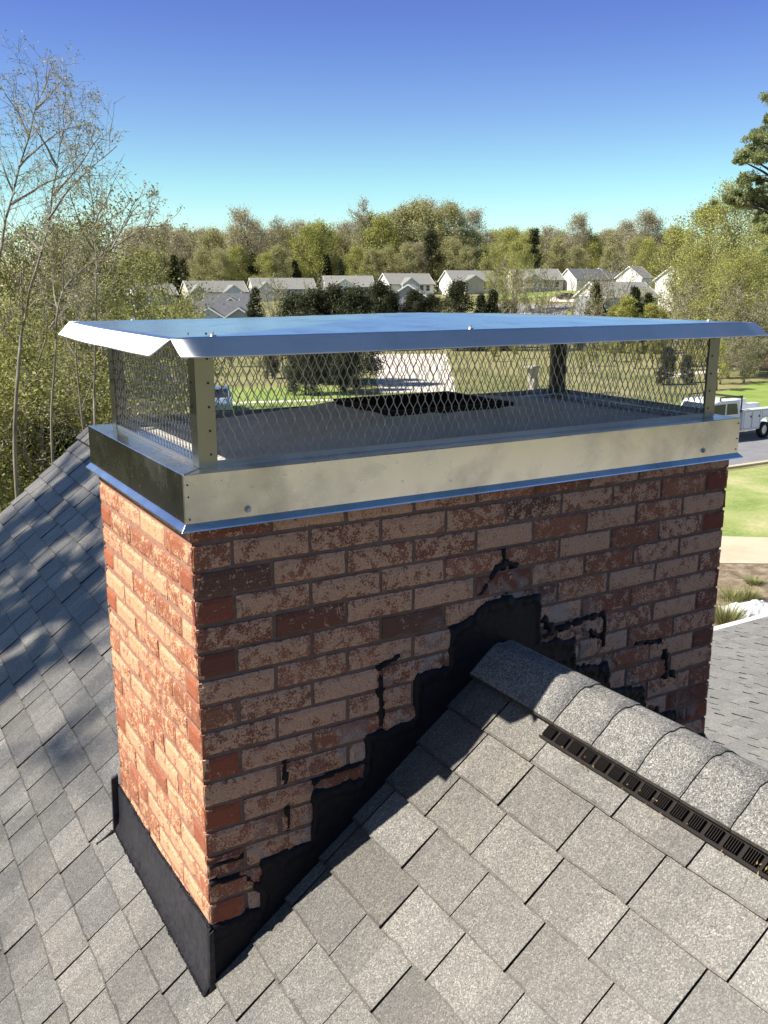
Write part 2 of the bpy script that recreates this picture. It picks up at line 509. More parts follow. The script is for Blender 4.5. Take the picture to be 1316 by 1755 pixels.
# right-hand front yard, from the house outward: mulch bed, driveway, lawn, road, verge
sheet('mulch_bed', wavy([(9, 4), (22.5, 4), (24.2, 11.9), (18.9, 15.2), (12, 19.5), (8, 16)], .4, 1.5, 3), GZ + .012, M['mulch'])
drv = sheet('driveway', [(33, 4.4), (36, 7.5), (29.5, 11.6), (23.5, 15.7), (20.5, 17.9), (15, 23.9), (12, 23.9), (18.9, 15.3), (24.4, 11.8)], GZ + .016, M['concrete'])
sheet('lawn', [(36, 7.5), (60, 7.5), (60, 23.4), (-5, 23.4), (-5, 20), (15, 22.0), (20.5, 17.9), (23.5, 15.7), (29.5, 11.6)], GZ + .008, M['lawn'])
road = MB()
road.box((-60, 24.0, GZ - .1), (120, 30.6, GZ + .02))
tag(road.build('road', M['asphalt']), kind='structure')
kb = MB()
kb.box((-60, 23.75, GZ - .1), (120, 24.0, GZ + .10))
tag(kb.build('kerb', M['concrete'], bevel=.02), kind='structure')
kb = MB(); kb.box((-60, 30.6, GZ - .1), (120, 30.85, GZ + .10))
tag(kb.build('kerb', M['concrete'], bevel=.02), kind='structure')
sheet('grass_verge', wavy([(30, 31.0), (110, 31.0), (110, 40.5), (66, 48), (44, 40), (30, 39)], .5, 2, 5), GZ + .010, M['lawn_green'])
sheet('green_lawn', wavy([(12, 45.5), (27.5, 45.0), (31.0, 56), (33.0, 61.0), (27, 64), (14, 62)], .6, 2, 9), GZ + .014, M['lawn_green'])
sheet('garden_path', wavy([(14, 57.2), (31, 52.6), (31.2, 53.4), (14, 58.2)], .3, 1.5, 2), GZ + .020, M['sand'])
sheet('sandy_driveway', wavy([(33.2, 56.0), (38.2, 53.5), (59.5, 86), (52.0, 90)], .5, 2, 1), GZ + .018, M['sand'])
sheet('reflector_sheet', [(6.5, -34), (40, -26), (34, -5), (6.5, -8)], GZ + .011, M['street'])  # unseen ground sheet added behind the house to lighten the skirt's reflection
sheet('side_yard_path', wavy([(0, 41.2), (14, 39.6), (14, 41.4), (0, 43.2)], .3, 1.5, 4), GZ + .013, M['sand'])
sheet('side_yard_lawn', wavy([(-6, 26), (16, 25), (14, 39.4), (0, 41.0), (-6, 41)], .4, 1.5, 6), GZ + .009, M['lawn'])
sheet('far_footpath', wavy([(60, 53.4), (96, 60.5), (96, 61.8), (59.5, 54.8)], .3, 2, 4), GZ + .014, M['sand'])

# ================================================================== HOUSE WE STAND ON
RX, RZ, SL = 0.91, -0.476, 0.84          # ridge position, height, slope
ANG = math.atan(SL); CA, SA = math.cos(ANG), math.sin(ANG)
house = empty('house', (0, 0, 0), 0, 'large house with grey asphalt shingle gable roof under the brick chimney', 'house')
Y0, Y1 = -6.0, 4.84
SLEN = 5.6

def slope_pt(side, s, y, h=0.0):
    # s = distance down from the ridge, h = height normal to the slope
    x = RX + side * (s * CA + h * SA); z = RZ - s * SA + h * CA
    return (x, y, z)

def in_chimney(side, s, y):
    x = slope_pt(side, s, y)[0]
    return 0.02 < x < 1.80 and 0.02 < y < .83

def shingle_slope(side, parent, seed):
    rnd = random.Random(seed)
    mb = MB()
    EXP = 0.1335
    s0 = -0.025 if side < 0 else -.02
    k = 0
    s = 0.10
    ncourse = int(SLEN / EXP)
    for k in range(ncourse):
        sa = s0 + k * EXP
        sb = sa + EXP
        if sa < 0.02: sa = 0.02
        y = Y0 - rnd.random() * .2
        # keep the photographed offset near the chimney
        off = {0: 0.0, 1: .04, 2: .012, 3: .055}[k % 4] + rnd.uniform(-.008, .008)
        y = -6.2 + off
        while y < Y1:
            w = 0.2 + rnd.uniform(-.018, .018)
            if rnd.random() < .10: w *= rnd.choice([.55, 1.35])
            ya, yb = y, min(y + w, Y1)
            y += w
            if yb <= Y0: continue
            ya = max(ya, Y0)
            ym = (ya + yb) / 2
            if in_chimney(side, (sa + sb) / 2, ym) and in_chimney(side, sb, ya) and in_chimney(side, sa, yb): continue
            gap = .0038 if rnd.random() < .85 else .0012
            raised = rnd.random() < .5
            hb = .0120 + (.0025 if raised else 0.0) + rnd.uniform(-.0008, .0008)
            ht = .0030 + (.0008 if raised else 0.0)
            base = rnd.choice([.106, .121, .133, .144, .160]) * (1.0 + rnd.uniform(-.06, .06))
            tint = rnd.uniform(-.02, .02)
            # the tab has one or two shade blends across its width, split at an irregular line
            nsub = 6
            split = rnd.uniform(.3, .8)
            b2 = base * rnd.choice([.78, .88, .96, 1.12, 1.26])
            yy = np.linspace(ya, yb - gap, nsub + 1)
            jit = [rnd.uniform(-.0014, .0014) for _ in yy]
            if rnd.random() < .25:
                kk = rnd.randrange(1, nsub); jit[kk] -= rnd.uniform(.001, .004)
            for j in range(nsub):
                u = (j + .5) / nsub
                bb = base if u < split else b2
                hx = .0022 if u < split else 0.0        # the upper laminate ends part way across
                hb_, ht_ = hb, ht
                hb = hb_ + hx; ht = ht_ + hx * .4
                c = (bb * (1.02 + tint), bb, bb * (.955 - tint), 1)
                ua, ub = yy[j], yy[j + 1]
                if hx and (j + 1.5) / nsub >= split: ub -= .0010
                we = .0035 + rnd.random() * .004        # worn, dirty strip along the lower edge
                wa, wb = sb + jit[j] - we, sb + jit[j + 1] - we * rnd.uniform(.6, 1.4)
                cw = (c[0] * .50, c[1] * .47, c[2] * .43, 1)
                mb.add([slope_pt(side, wa, ua, hb + .0003), slope_pt(side, wb, ub, hb + .0003), slope_pt(side, sb + jit[j + 1], ub, hb + .0002), slope_pt(side, sb + jit[j], ua, hb + .0002)], [(0, 1, 2, 3)] if side > 0 else [(0, 3, 2, 1)], 0, cw)
                top = [slope_pt(side, sa - .003, ua, ht), slope_pt(side, sa - .003, ub, ht),
                       slope_pt(side, sb + jit[j + 1], ub, hb), slope_pt(side, sb + jit[j], ua, hb)]
                o = len(mb.v)
                vs = top + [slope_pt(side, sb + jit[j], ua, .0), slope_pt(side, sb + jit[j + 1], ub, .0)]
                mb.add(vs, [(0, 1, 2, 3)] if side > 0 else [(0, 3, 2, 1)], 0, c)
                mb.f.append((o + 3, o + 2, o + 5, o + 4)); mb.m.append(1)
                if hx and (j + 1.5) / nsub >= split:
                    mb.add([slope_pt(side, sa, ub, ht), slope_pt(side, sb + jit[j + 1], ub, hb), slope_pt(side, sb + jit[j + 1], ub, hb_ - .001), slope_pt(side, sa, ub, ht_ - .001)], [(0, 1, 2, 3)], 1)
                hb, ht = hb_, ht_
            # cut sides of the tab
            for yv in (ya, yb - gap):
                o = len(mb.v)
                mb.add([slope_pt(side, sa, yv, ht), slope_pt(side, sb, yv, hb), slope_pt(side, sb, yv, 0), slope_pt(side, sa, yv, 0)], [(0, 1, 2, 3)], 1)
    o = mb.build('roof_slope', [M['shingle'], M['shingle_edge']], parent)
    return o
roofL = shingle_slope(-1, house, 11)
roofR = shingle_slope(1, house, 12)
# dark underlay below the shingles, rakes, walls
mb = MB()
for side in (-1, 1):
    a = [slope_pt(side, 0, Y0), slope_pt(side, 0, Y1), slope_pt(side, SLEN, Y1), slope_pt(side, SLEN, Y0)]
    b = [slope_pt(side, 0, Y0, -.03), slope_pt(side, 0, Y1, -.03), slope_pt(side, SLEN, Y1, -.03), slope_pt(side, SLEN, Y0, -.03)]
    mb.add(a + b, [(0, 1, 2, 3), (4, 7, 6, 5), (0, 4, 5, 1), (1, 5, 6, 2), (2, 6, 7, 3), (3, 7, 4, 0)])
mb.build('roof_deck', M['shingle_edge'], house)
mb = MB()
for y in (Y0 + .01, Y1 - .05):
    for side in (-1, 1):
        mb = MB()
        a = [slope_pt(side, 0, y, -.035), slope_pt(side, SLEN, y, -.035), slope_pt(side, SLEN, y, -.20), slope_pt(side, .0, y, -.20)]
        b = [(p[0], p[1] + .04, p[2]) for p in a]
        mb.add(a + b, [(0, 1, 2, 3), (4, 7, 6, 5), (0, 4, 5, 1), (1, 5, 6, 2), (2, 6, 7, 3), (3, 7, 4, 0)])
        mb.build('rake_board', M['white_paint'], house)
mb = MB()
ex = SLEN * CA - .4; ez = RZ - SLEN * SA + .2
mb.prism([(RX - ex, GZ), (RX + ex, GZ), (RX + ex, RZ - ex * SL - .25), (RX, RZ - .25), (RX - ex, RZ - ex * SL - .25)], 'y', Y0 + .4, Y1 - .35)
mb.build('wall', M['brick'], house)
# gutters along both eaves
for side in (-1, 1):
    mb = MB(); x = RX + side * (SLEN * CA + .01); z = RZ - SLEN * SA
    mb.prism([(x, z - .01), (x + side * .12, z - .01), (x + side * .09, z - .12), (x, z - .12)], 'y', Y0, Y1)
    mb.build('gutter', M['white_paint'], house)

# ---- ridge cap shingles
def ridge_piece(ya, yb, lift, c, name='ridge_shingle'):
    mb = MB(); n = 14; m = 4
    hw = .150
    # rounded profile over the ridge: param t in -1..1 along the arc
    def prof(t, h):
        s = abs(t) * hw
        side = 1 if t > 0 else -1
        # blend to a round top
        r = .055
        x0 = RX + side * s * CA; z0 = RZ + lift - s * SA
        z0 -= max(0, (r - s)) ** 2 / (2 * r) * 1.05
        return Vector((x0, 0, z0)) + Vector((side * SA * min(1, s / r), 0, CA + (1 - CA) * max(0, 1 - s / r))) * h
    rows = []
    for j in range(m + 1):
        v = j / m; y = ya + (yb - ya) * v
        h = .004 + .0045 * (1 - v)
        for i in range(n + 1):
            t = -1 + 2 * i / n
            p = prof(t, h); jt = random.uniform(-.002, .002) if j == 0 else 0
            mb.v.append((p.x, y + jt, p.z)); k = c * random.uniform(.98, 1.02); mb.c.append((k, k * 1.01, k * 1.02, 1))
    for j in range(m):
        for i in range(n):
            a = j * (n + 1) + i
            mb.f.append((a, a + 1, a + n + 2, a + n + 1)); mb.m.append(0)
    o = len(mb.v)
    for i in range(n + 1):
        t = -1 + 2 * i / n; p = prof(t, .001); mb.v.append((p.x, ya, p.z)); mb.c.append((.1, .1, .1, 1))
    for i in range(n):
        mb.f.append((o + i, o + i + 1, i + 1, i)); mb.m.append(1)
    # long outer edges
    for e in (0, n):
        for j in range(m):
            a = j * (n + 1) + e; b = a + n + 1
            pa = Vector(mb.v[a]) - Vector((0, 0, .008)); pb = Vector(mb.v[b]) - Vector((0, 0, .008))
            q = len(mb.v); mb.v += [tuple(pa), tuple(pb)]; mb.c += [(1, 1, 1, 1)] * 2
            mb.f.append((a, b, q + 1, q)); mb.m.append(1)
    ob = mb.build(name, [M['shingle_cap'], M['shingle_edge']], roofL)
    for p in ob.data.polygons:
        p.use_smooth = p.material_index == 0
    return ob
cuts = [.0, -.365, -.503, -.645, -.775, -.905, -1.04, -1.175, -1.31, -1.45, -1.585, -1.72, -1.86, -2.0]
while cuts[-1] > Y0 + .14: cuts.append(cuts[-1] - .137)
for i in range(len(cuts) - 1):
    c = random.Random(i).uniform(.19, .215)
    ya, yb = cuts[i + 1], cuts[i] + (.03 if i else 0)
    ridge_piece(ya, yb, .032, c)
y = .87
while y < Y1 - .02:
    c = random.uniform(.16, .18); ridge_piece(y, min(y + .17, Y1), .032, c); y += .137

# ---- ridge vents: dark plastic strip with fins below the cap edge
for side in (-1, 1):
    mb = MB()
    ys, ye = (-.345 if side < 0 else -.62), Y0 + .05
    def V(s, y, h): return Vector(slope_pt(side, s, y, h))
    def bar(s0, s1, h0, h1, ya, yb, mi=0):
        vs = [V(s0, ya, h0), V(s1, ya, h0), V(s1, yb, h0), V(s0, yb, h0), V(s0, ya, h1), V(s1, ya, h1), V(s1, yb, h1), V(s0, yb, h1)]
        mb.add(vs, [(0, 3, 2, 1), (4, 5, 6, 7), (0, 1, 5, 4), (1, 2, 6, 5), (2, 3, 7, 6), (3, 0, 4, 7)], mi)
    bar(.120, .176, .010, .013, ye, ys)
    bar(.1705, .176, .013, .021, ye, ys)
    yv = ys - .006; k = 0
    while yv > ye:
        if k % 8 < 6:
            bar(.138, .167, .013, .023, yv - .0017, yv)
        yv -= .0058; k += 1
    v = mb.build('ridge_vent', M['plastic'], house)
    if side < 0:
        lf = MB()
        rr = random.Random(3)
        for q in range(22):
            yy = rr.uniform(-1.25, -.4); ss = rr.uniform(.158, .182)
            c = V(ss, yy, .0235); r = rr.uniform(.002, .0042)
            a = rr.uniform(0, 6.3)
            d1 = Vector((math.cos(a) * CA, math.sin(a), math.cos(a) * SA)) * r; d2 = Vector((-math.sin(a) * CA, math.cos(a), -math.sin(a) * SA)) * r * .5
            lf.add([c - d1, c - d2, c + d1 + Vector((0, 0, .003)), c + d2], [(0, 1, 2, 3)])
        tag(lf.build('leaf_litter', M['leaf_litter']), 'tiny dry tan leaves caught in the black ridge vent', 'leaves', None, 'stuff')

# ---- lower roof wing beyond the ridge (gentle pitch falling away)
LY, LZ, LS = 5.88, -4.0, .25
wing = empty('garage_wing', (9, 2, GZ), 0, 'low shingled wing with shallow pale grey roof and white edge beyond the chimney', 'garage')
mb = MB(); rnd = random.Random(21)
la = math.atan(LS)
def lp(x, t, h=0):   # t = distance up-slope from the eave
    return (x - 9, LY - t * math.cos(la) - 2, LZ + t * math.sin(la) + h - GZ)
for k in range(64):
    t0, t1 = k * .14, (k + 1) * .14
    x = 1.0 + rnd.random() * .3
    if lp(0, t0)[1] + 2 < -2.6: break
    while x < 15:
        w = rnd.uniform(.14, .30); c = rnd.uniform(.22, .27)
        gp = .012 if rnd.random() < .7 else 0
        h0 = .012 + rnd.choice([0, .006])
        col = (c * 1.02, c, c * .96, 1)
        q = [lp(x, t0, h0), lp(x + w - gp, t0, h0), lp(x + w - gp, t1 + .003, .004), lp(x, t1 + .003, .004)]
        b = [lp(x, t0, -.002), lp(x + w - gp, t0, -.002)]
        mb.add(q + b, [(0, 1, 2, 3)], 0, col)
        o = len(mb.v) - 6
        mb.f.append((o + 4, o + 5, o + 1, o)); mb.m.append(1)
        x += w
shg = mb.build('roof_slope', [M['shingle'], M['shingle_edge']], wing)
mb = MB()
a = [lp(1.2, 0, -.004), lp(15, 0, -.004), lp(15, 8.6, -.004), lp(1.2, 8.6, -.004)]; b = [(p[0], p[1], p[2] - .12) for p in a]
mb.add(a + b, [(0, 1, 2, 3), (4, 7, 6, 5), (0, 4, 5, 1), (1, 5, 6, 2), (2, 6, 7, 3), (3, 7, 4, 0)])
mb.build('roof_deck', M['shingle_edge'], wing)
mb = MB(); mb.box((1.2 - 9, LY - 2, LZ - GZ - .15), (15 - 9, LY + .11 - 2, LZ - GZ + .015))
mb.build('fascia', M['white_paint'], wing, bevel=.01)
mb = MB(); mb.box((1.6 - 9, -2.0 - 2, 0), (14.5 - 9, LY - .4 - 2, LZ - GZ - .15))
mb.build('wall', M['siding_tan'], wing)

# ================================================================== CHIMNEY
L, Wd = 1.82, 0.8475
ZJ = -0.0506; CRS = .0677
BU, BV = L / 9, Wd / 4
chim = empty('brick_chimney', (0, 0, 0), 0, 'rectangular red brick chimney with pale coated bricks rising through the shingle roof', 'chimney')
ZB = -2.2
def brick_face(mb, O, U, N, u0, u1, z0, z1, colr):
    # front face grid, edges broken and slightly rounded, sides going back
    nx = max(4, int((u1 - u0) / .012)); nz = 5
    proud = random.uniform(-.0012, .0014)
    tilt = random.uniform(-.0010, .0010); tz = random.uniform(-.001, .001)
    sh = random.uniform(-.0012, .0012)
    idx = []
    start = len(mb.v)
    seed = random.uniform(0, 100)
    for j in range(nz + 1):
        row = []
        for i in range(nx + 1):
            fu = i / nx; fz = j / nz
            u = u0 + (u1 - u0) * fu; z = z0 + (z1 - z0) * fz + sh
            edge = i in (0, nx) or j in (0, nz)
            d = proud + tilt * (fu - .5) * 2 + tz * (fz - .5) * 2
            d += noise.noise(Vector((u * 38, z * 38, seed))) * .0009
            if edge:
                d -= .0028 + random.random() * .0018
                w = noise.noise(Vector((u * 60, z * 60, seed + 9))) * .0018
                if i == 0: u += .0006 + w
                if i == nx: u -= .0006 + w
                if j == 0: z += .0006 + w
                if j == nz: z -= .0006 + w
            p = O + U * u + N * d
            mb.v.append((p.x, p.y, z)); mb.c.append(colr)
            row.append(len(mb.v) - 1)
        idx.append(row)
    flip = U.cross(Vector((0, 0, 1))).dot(N) < 0
    def F(t):
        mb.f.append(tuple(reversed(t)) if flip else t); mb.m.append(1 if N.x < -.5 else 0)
    for j in range(nz):
        for i in range(nx):
            F((idx[j][i], idx[j][i + 1], idx[j + 1][i + 1], idx[j + 1][i]))
    # back ring
    ring = idx[0][:] + [r[-1] for r in idx[1:]] + idx[-1][-2::-1] + [r[0] for r in idx[-2:0:-1]]
    b0 = len(mb.v)
    for q in ring:
        p = Vector(mb.v[q]) - N * .016
        mb.v.append(tuple(p)); mb.c.append(colr)
    n = len(ring)
    for i in range(n):
        F((b0 + i, b0 + (i + 1) % n, ring[(i + 1) % n], ring[i]))

def brick_colour(kind):
    r = random.random()
    if kind == 'header' and r < .6:
        c = random.choice([(.20, .065, .045), (.24, .08, .052), (.17, .065, .05), (.30, .095, .055)]); al = random.uniform(.05, .4)
    elif r < .06:
        c = (.19, .08, .058); al = random.uniform(.3, .55)
    elif r < .11:
        c = (.15, .078, .06); al = random.uniform(.4, .7)
    elif r < .62:
        c = random.choice([(.29, .125, .085), (.25, .105, .072), (.31, .135, .09)]); al = random.uniform(.76, 1.0)
    else:
        c = random.choice([(.28, .115, .075), (.23, .09, .062), (.30, .125, .08)]); al = random.uniform(.5, .8)
    k = random.uniform(.9, 1.1)
    return (c[0] * k, c[1] * k, c[2] * k, al)
mb = MB()
J = .0048
faces = [(Vector((0, 0, 0)), Vector((1, 0, 0)), Vector((0, -1, 0)), 9, BU, 0),
         (Vector((0, Wd, 0)), Vector((0, -1, 0)), Vector((-1, 0, 0)), 4, BV, 1),
         (Vector((L, 0, 0)), Vector((0, 1, 0)), Vector((1, 0, 0)), 4, BV, 1),
         (Vector((L, Wd, 0)), Vector((-1, 0, 0)), Vector((0, 1, 0)), 9, BU, 0)]
row = -1
while True:
    zt_ = ZJ - row * CRS - J; zb_ = ZJ - (row + 1) * CRS + J
    if zt_ < ZB: break
    for (O, U, N, nb, pitch, fl) in faces:
        half = (row % 2 == 0) != bool(fl)
        us = [0.0]
        if half:
            us.append(pitch / 2)
            for k in range(nb - 1): us.append(us[-1] + pitch)
            us.append(nb * pitch)
        else:
            for k in range(nb): us.append(us[-1] + pitch)
        for i in range(len(us) - 1):
            a = us[i] + (J if i else .0008); b = us[i + 1] - (J if i < len(us) - 2 else .0008)
            kind = 'header' if (b - a) < pitch * .7 else 'stretcher'
            a += random.uniform(-.0012, .0012) if i else 0
            zt2 = min(zt_, .03)
            bc = brick_colour(kind)
            if N.x < -.5: bc = (bc[0] * .7 + .24, bc[1] * .7 + .085, bc[2] * .7 + .04, min(1, bc[3] * .85 + .12))   # left face: sunlight put into the brick colour, lighter and warmer
            brick_face(mb, O, U, N, a, b, zb_, zt2, bc)
    row += 1
mb.build('brickwork', [M['brick'], M['brick_sunlit']], chim)
mb = MB()
# mortar body, a little behind the brick faces, gently uneven
def mortar_plane(O, U, N, length):
    nx = int(length / .02); nz = int((.02 - ZB) / .02)
    st = len(mb.v)
    for j in range(nz + 1):
        for i in range(nx + 1):
            u = .006 + (length - .012) * i / nx; z = ZB + (.02 - ZB) * j / nz
            lf = N.x < -.5
            d = (-.0042 if lf else -.0058) + noise.noise(Vector((u * 30 + O.x * 7, z * 30, N.x * 5 + N.y * 3))) * .0020
            p = O + U * u + N * d; mb.v.append((p.x, p.y, z)); mb.c.append((2.3, 1.8, 1.5, 1) if lf else (1, 1, 1, 1))  # left joints coloured brighter to imitate the sun on that face
    flip = U.cross(Vector((0, 0, 1))).dot(N) < 0
    for j in range(nz):
        for i in range(nx):
            a = st + j * (nx + 1) + i; t = (a, a + 1, a + nx + 2, a + nx + 1)
            mb.f.append(tuple(reversed(t)) if flip else t); mb.m.append(0)
for (O, U, N, nb, pitch, fl) in faces: mortar_plane(O, U, N, nb * pitch)
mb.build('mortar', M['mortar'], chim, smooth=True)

# ---- cement crown with flue opening
mb = MB()
ix0, ix1, iy0, iy1 = .03, L - .03, .03, Wd - .03
fx0, fx1, fy0, fy1, fz = .66, 1.11, .215, .585, .175
def ring(x0, y0, x1, y1, z, n=10):
    pts = []
    for (ax, ay, bx, by) in ((x0, y0, x1, y0), (x1, y0, x1, y1), (x1, y1, x0, y1), (x0, y1, x0, y0)):
        for k in range(n): pts.append((ax + (bx - ax) * k / n, ay + (by - ay) * k / n, z))
    return pts
nR = 40
rings = [ring(ix0, iy0, ix1, iy1, .02), ring(ix0, iy0, ix1, iy1, .098)]
for t in (.25, .5, .75, .93):
    rings.append([(a[0] * (1 - t) + b[0] * t, a[1] * (1 - t) + b[1] * t, .098 + (fz - .103) * t + noise.noise(Vector((a[0] * 4 * t + b[0], a[1] * 5 + t, 1))) * .006)
                  for a, b in zip(ring(ix0, iy0, ix1, iy1, 0), ring(fx0 - .01, fy0 - .01, fx1 + .01, fy1 + .01, 0))])
rings.append([(p[0] + random.uniform(-.003, .003), p[1] + random.uniform(-.003, .003), fz + random.uniform(-.004, .004)) for p in ring(fx0 - .006, fy0 - .006, fx1 + .006, fy1 + .006, 0)])
rings.append(ring(fx0 + .012, fy0 + .012, fx1 - .012, fy1 - .012, fz - .004))
for r in rings:
    for p in r: mb.v.append(p); mb.c.append((1, 1, 1, 1))
for i in range(len(rings) - 1):
    for k in range(nR):
        k2 = (k + 1) % nR
        mb.f.append((i * nR + k, i * nR + k2, (i + 1) * nR + k2, (i + 1) * nR + k)); mb.m.append(0)
crown = mb.build('cement_crown', M['cement'], chim, smooth=False)
mb = MB()
o0 = ring(fx0 + .010, fy0 + .010, fx1 - .010, fy1 - .010, fz + .012, 1); o1 = ring(fx0 + .03, fy0 + .03, fx1 - .03, fy1 - .03, fz + .012, 1)
o2 = ring(fx0 + .03, fy0 + .03, fx1 - .03, fy1 - .03, -1.0, 1); o3 = ring(fx0 + .010, fy0 + .010, fx1 - .010, fy1 - .010, fz - .05, 1)
mb.add(o0 + o1 + o2 + o3, [(i, (i + 1) % 4, 4 + (i + 1) % 4, 4 + i) for i in range(4)] + [(4 + i, 4 + (i + 1) % 4, 8 + (i + 1) % 4, 8 + i) for i in range(4)]
       + [(12 + i, 12 + (i + 1) % 4, (i + 1) % 4, i) for i in range(4)] + [(8, 9, 10, 11)])
M['flue'] = noisy('sooty_clay', (.012, .009, .008), (.035, .025, .02), 20, .95)
mb.build('flue_liner', M['flue'], chim)

# ---- tar sealant and stepped flashing on the front face
STEP = [(-.02, -1.055), (.138, -1.055), (.144, -.915), (.290, -.905), (.297, -.768), (.453, -.765), (.458, -.640), (.610, -.638), (.614, -.502),
        (.724, -.500), (.730, -.385), (.80, -.368), (.845, -.335), (.93, -.332), (1.043, -.345), (1.050, -.497), (1.187, -.506), (1.194, -.612),
        (1.33, -.622), (1.345, -.715), (1.50, -.745), (1.515, -.86), (1.66, -.87), (1.67, -.98), (1.83, -1.0)]
def ztop(x):
    for i in range(len(STEP) - 1):
        a, b = STEP[i], STEP[i + 1]
        if a[0] <= x <= b[0]: return a[1] + (b[1] - a[1]) * (x - a[0]) / (b[0] - a[0])
    return -2
SEG = [(0.502, -0.50, 0.507, -0.624, .0075), (0.495, -0.462, 0.56, -0.440, .006), (0.219, -0.66, 0.222, -0.72, .007), (0.224, -0.79, 0.229, -0.850, .0055), (0.903, -0.228, 0.830, -0.307, .0055),
       (0.902, -0.197, 0.903, -0.240, .007), (0.903, -0.231, 0.946, -0.245, .010), (0.885, -0.238, 0.92, -0.232, .012), (1.06, -0.48, 1.302, -0.452, .008), (1.303, -0.452, 1.308, -0.56, .0065),
       (1.587, -0.636, 1.60, -0.70, .010), (1.565, -0.84, 1.58, -0.90, .010), (1.60, -.72, 1.64, -.74, .012), (1.25, -.50, 1.28, -.52, .010),
       (0.011, -0.889, 0.089, -0.891, .005), (0.013, -0.940, 0.100, -0.946, .006), (.10, -.946, .14, -1.0, .007), (1.06, -.43, 1.09, -.46, .012), (.30, -.74, .46, -.72, .005),
       (1.09, -.56, 1.18, -.57, .012), (1.2, -.65, 1.33, -.66, .014), (1.45, -.58, 1.56, -.60, .006)]
def seg_d(x, z, s):
    ax, az, bx, bz, w = s; dx, dz = bx - ax, bz - az
    t = max(0, min(1, ((x - ax) * dx + (z - az) * dz) / (dx * dx + dz * dz)))
    return math.hypot(x - ax - dx * t, z - az - dz * t)
def tar_field(x, z):
    """signed: >0 inside; also distance from upper border"""
    w = noise.noise(Vector((x * 22, z * 22, 3))) * .012 + noise.noise(Vector((x * 70, z * 70, 5))) * .005
    zt = min(ztop(x - .008), ztop(x + .008)) if False else ztop(x)
    # distance to step outline, sampled
    d = zt - z
    for q in (-.016, .016):
        d2 = ztop(x + q) - z
        if d2 < 0: d = min(d, 0.016 * (1 if d > 0 else 0))
    dv = d + w
    best = dv
    sg = max(s[4] * (1 + 1.3 * noise.noise(Vector((x * 48, z * 48, 11)))) - seg_d(x, z, s) for s in SEG)
    return max(best, sg), dv, sg
mb = MB()
G = .006
nxg = int(1.84 / G); zlo, zhi = -1.30, -.17; nzg = int((zhi - zlo) / G)
vid = {}
F_ = {}
def field(i, j):
    if (i, j) not in F_: F_[(i, j)] = tar_field(-.008 + i * G, zlo + j * G)
    return F_[(i, j)]
def tv(i, j):
    if (i, j) in vid: return vid[(i, j)]
    x = -.008 + i * G; z = zlo + j * G
    f, dv, sg = field(i, j)
    if f <= 0.0005: h = -.006
    else:
        lump = .5 + .5 * noise.noise(Vector((x * 55, z * 55, 7))) + .35 * noise.noise(Vector((x * 140, z * 140, 8)))
        border = math.exp(-((dv - .018) / .018) ** 2) if dv > 0 else 0
        h = .0035 + .0105 * border * lump + (.0055 * lump if sg > 0 else 0)
        if dv > .045: h += .0025
        h *= min(1, f / .006) ** .5
        h -= .001
    vid[(i, j)] = len(mb.v); mb.v.append((x, -h - .0012, z)); mb.c.append((1, 1, 1, 1)); return vid[(i, j)]
for i in range(nxg):
    x = -.008 + i * G
    for j in range(nzg):
        z = zlo + j * G
        if z < RZ - abs(x - RX) * SL - .03: continue
        if max(field(i, j)[0], field(i + 1, j)[0], field(i, j + 1)[0], field(i + 1, j + 1)[0]) > 0:
            mb.f.append((tv(i, j), tv(i + 1, j), tv(i + 1, j + 1), tv(i, j + 1))); mb.m.append(0)
mb.build('tar_sealant', M['tar'], chim, smooth=True)

# ---- counter flashing on the sunlit left face
mb = MB(); n = 44
for k in range(n + 1):
    y = -.012 + .875 * k / n
    top = -1.058 - .03 * min(1, k / n * 2) + noise.noise(Vector((y * 25, 2, 1))) * .006
    bow = .006 + .010 * math.sin(k / n * math.pi) + .003 * noise.noise(Vector((y * 12, 0, 0)))
    xb = -(.016 + .006 * noise.noise(Vector((y * 9, 4, 4))))
    zr = RZ - (RX + .03) * SL
    for (x, z) in ((-.001, top + .004), (-.006, top - .005), (-.006 - bow * .25, top - .05), (-.006 - bow * .45, top - .11), (-.012, RZ - (RX + .012) * SL + .026), (-.026, RZ - (RX + .026) * SL + .016)):
        mb.v.append((x, y, z)); mb.c.append((1, 1, 1, 1))
for k in range(n):
    for j in range(5):
        a = k * 6 + j; mb.f.append((a, a + 1, a + 7, a + 6)); mb.m.append(0)
fl = mb.build('counter_flashing', M['flashing'], chim, smooth=True)
fl.modifiers.new('thick', 'SOLIDIFY').thickness = .002
mb = MB()   # upright corner piece at the far end and the folded corner at the near end
mb.prism([(-.032, -1.262), (-.004, -1.262), (-.004, -1.05), (-.026, -1.06)], 'y', .857, .868)
mb.build('flashing_corner', M['flashing'], chim, bevel=.001)
mb = MB(); mb.prism([(-.014, -1.250), (.004, -1.240), (.004, -1.062), (-.008, -1.070)], 'y', -.015, -.012)
mb.build('flashing_corner', M['flashing'], chim, bevel=.001)
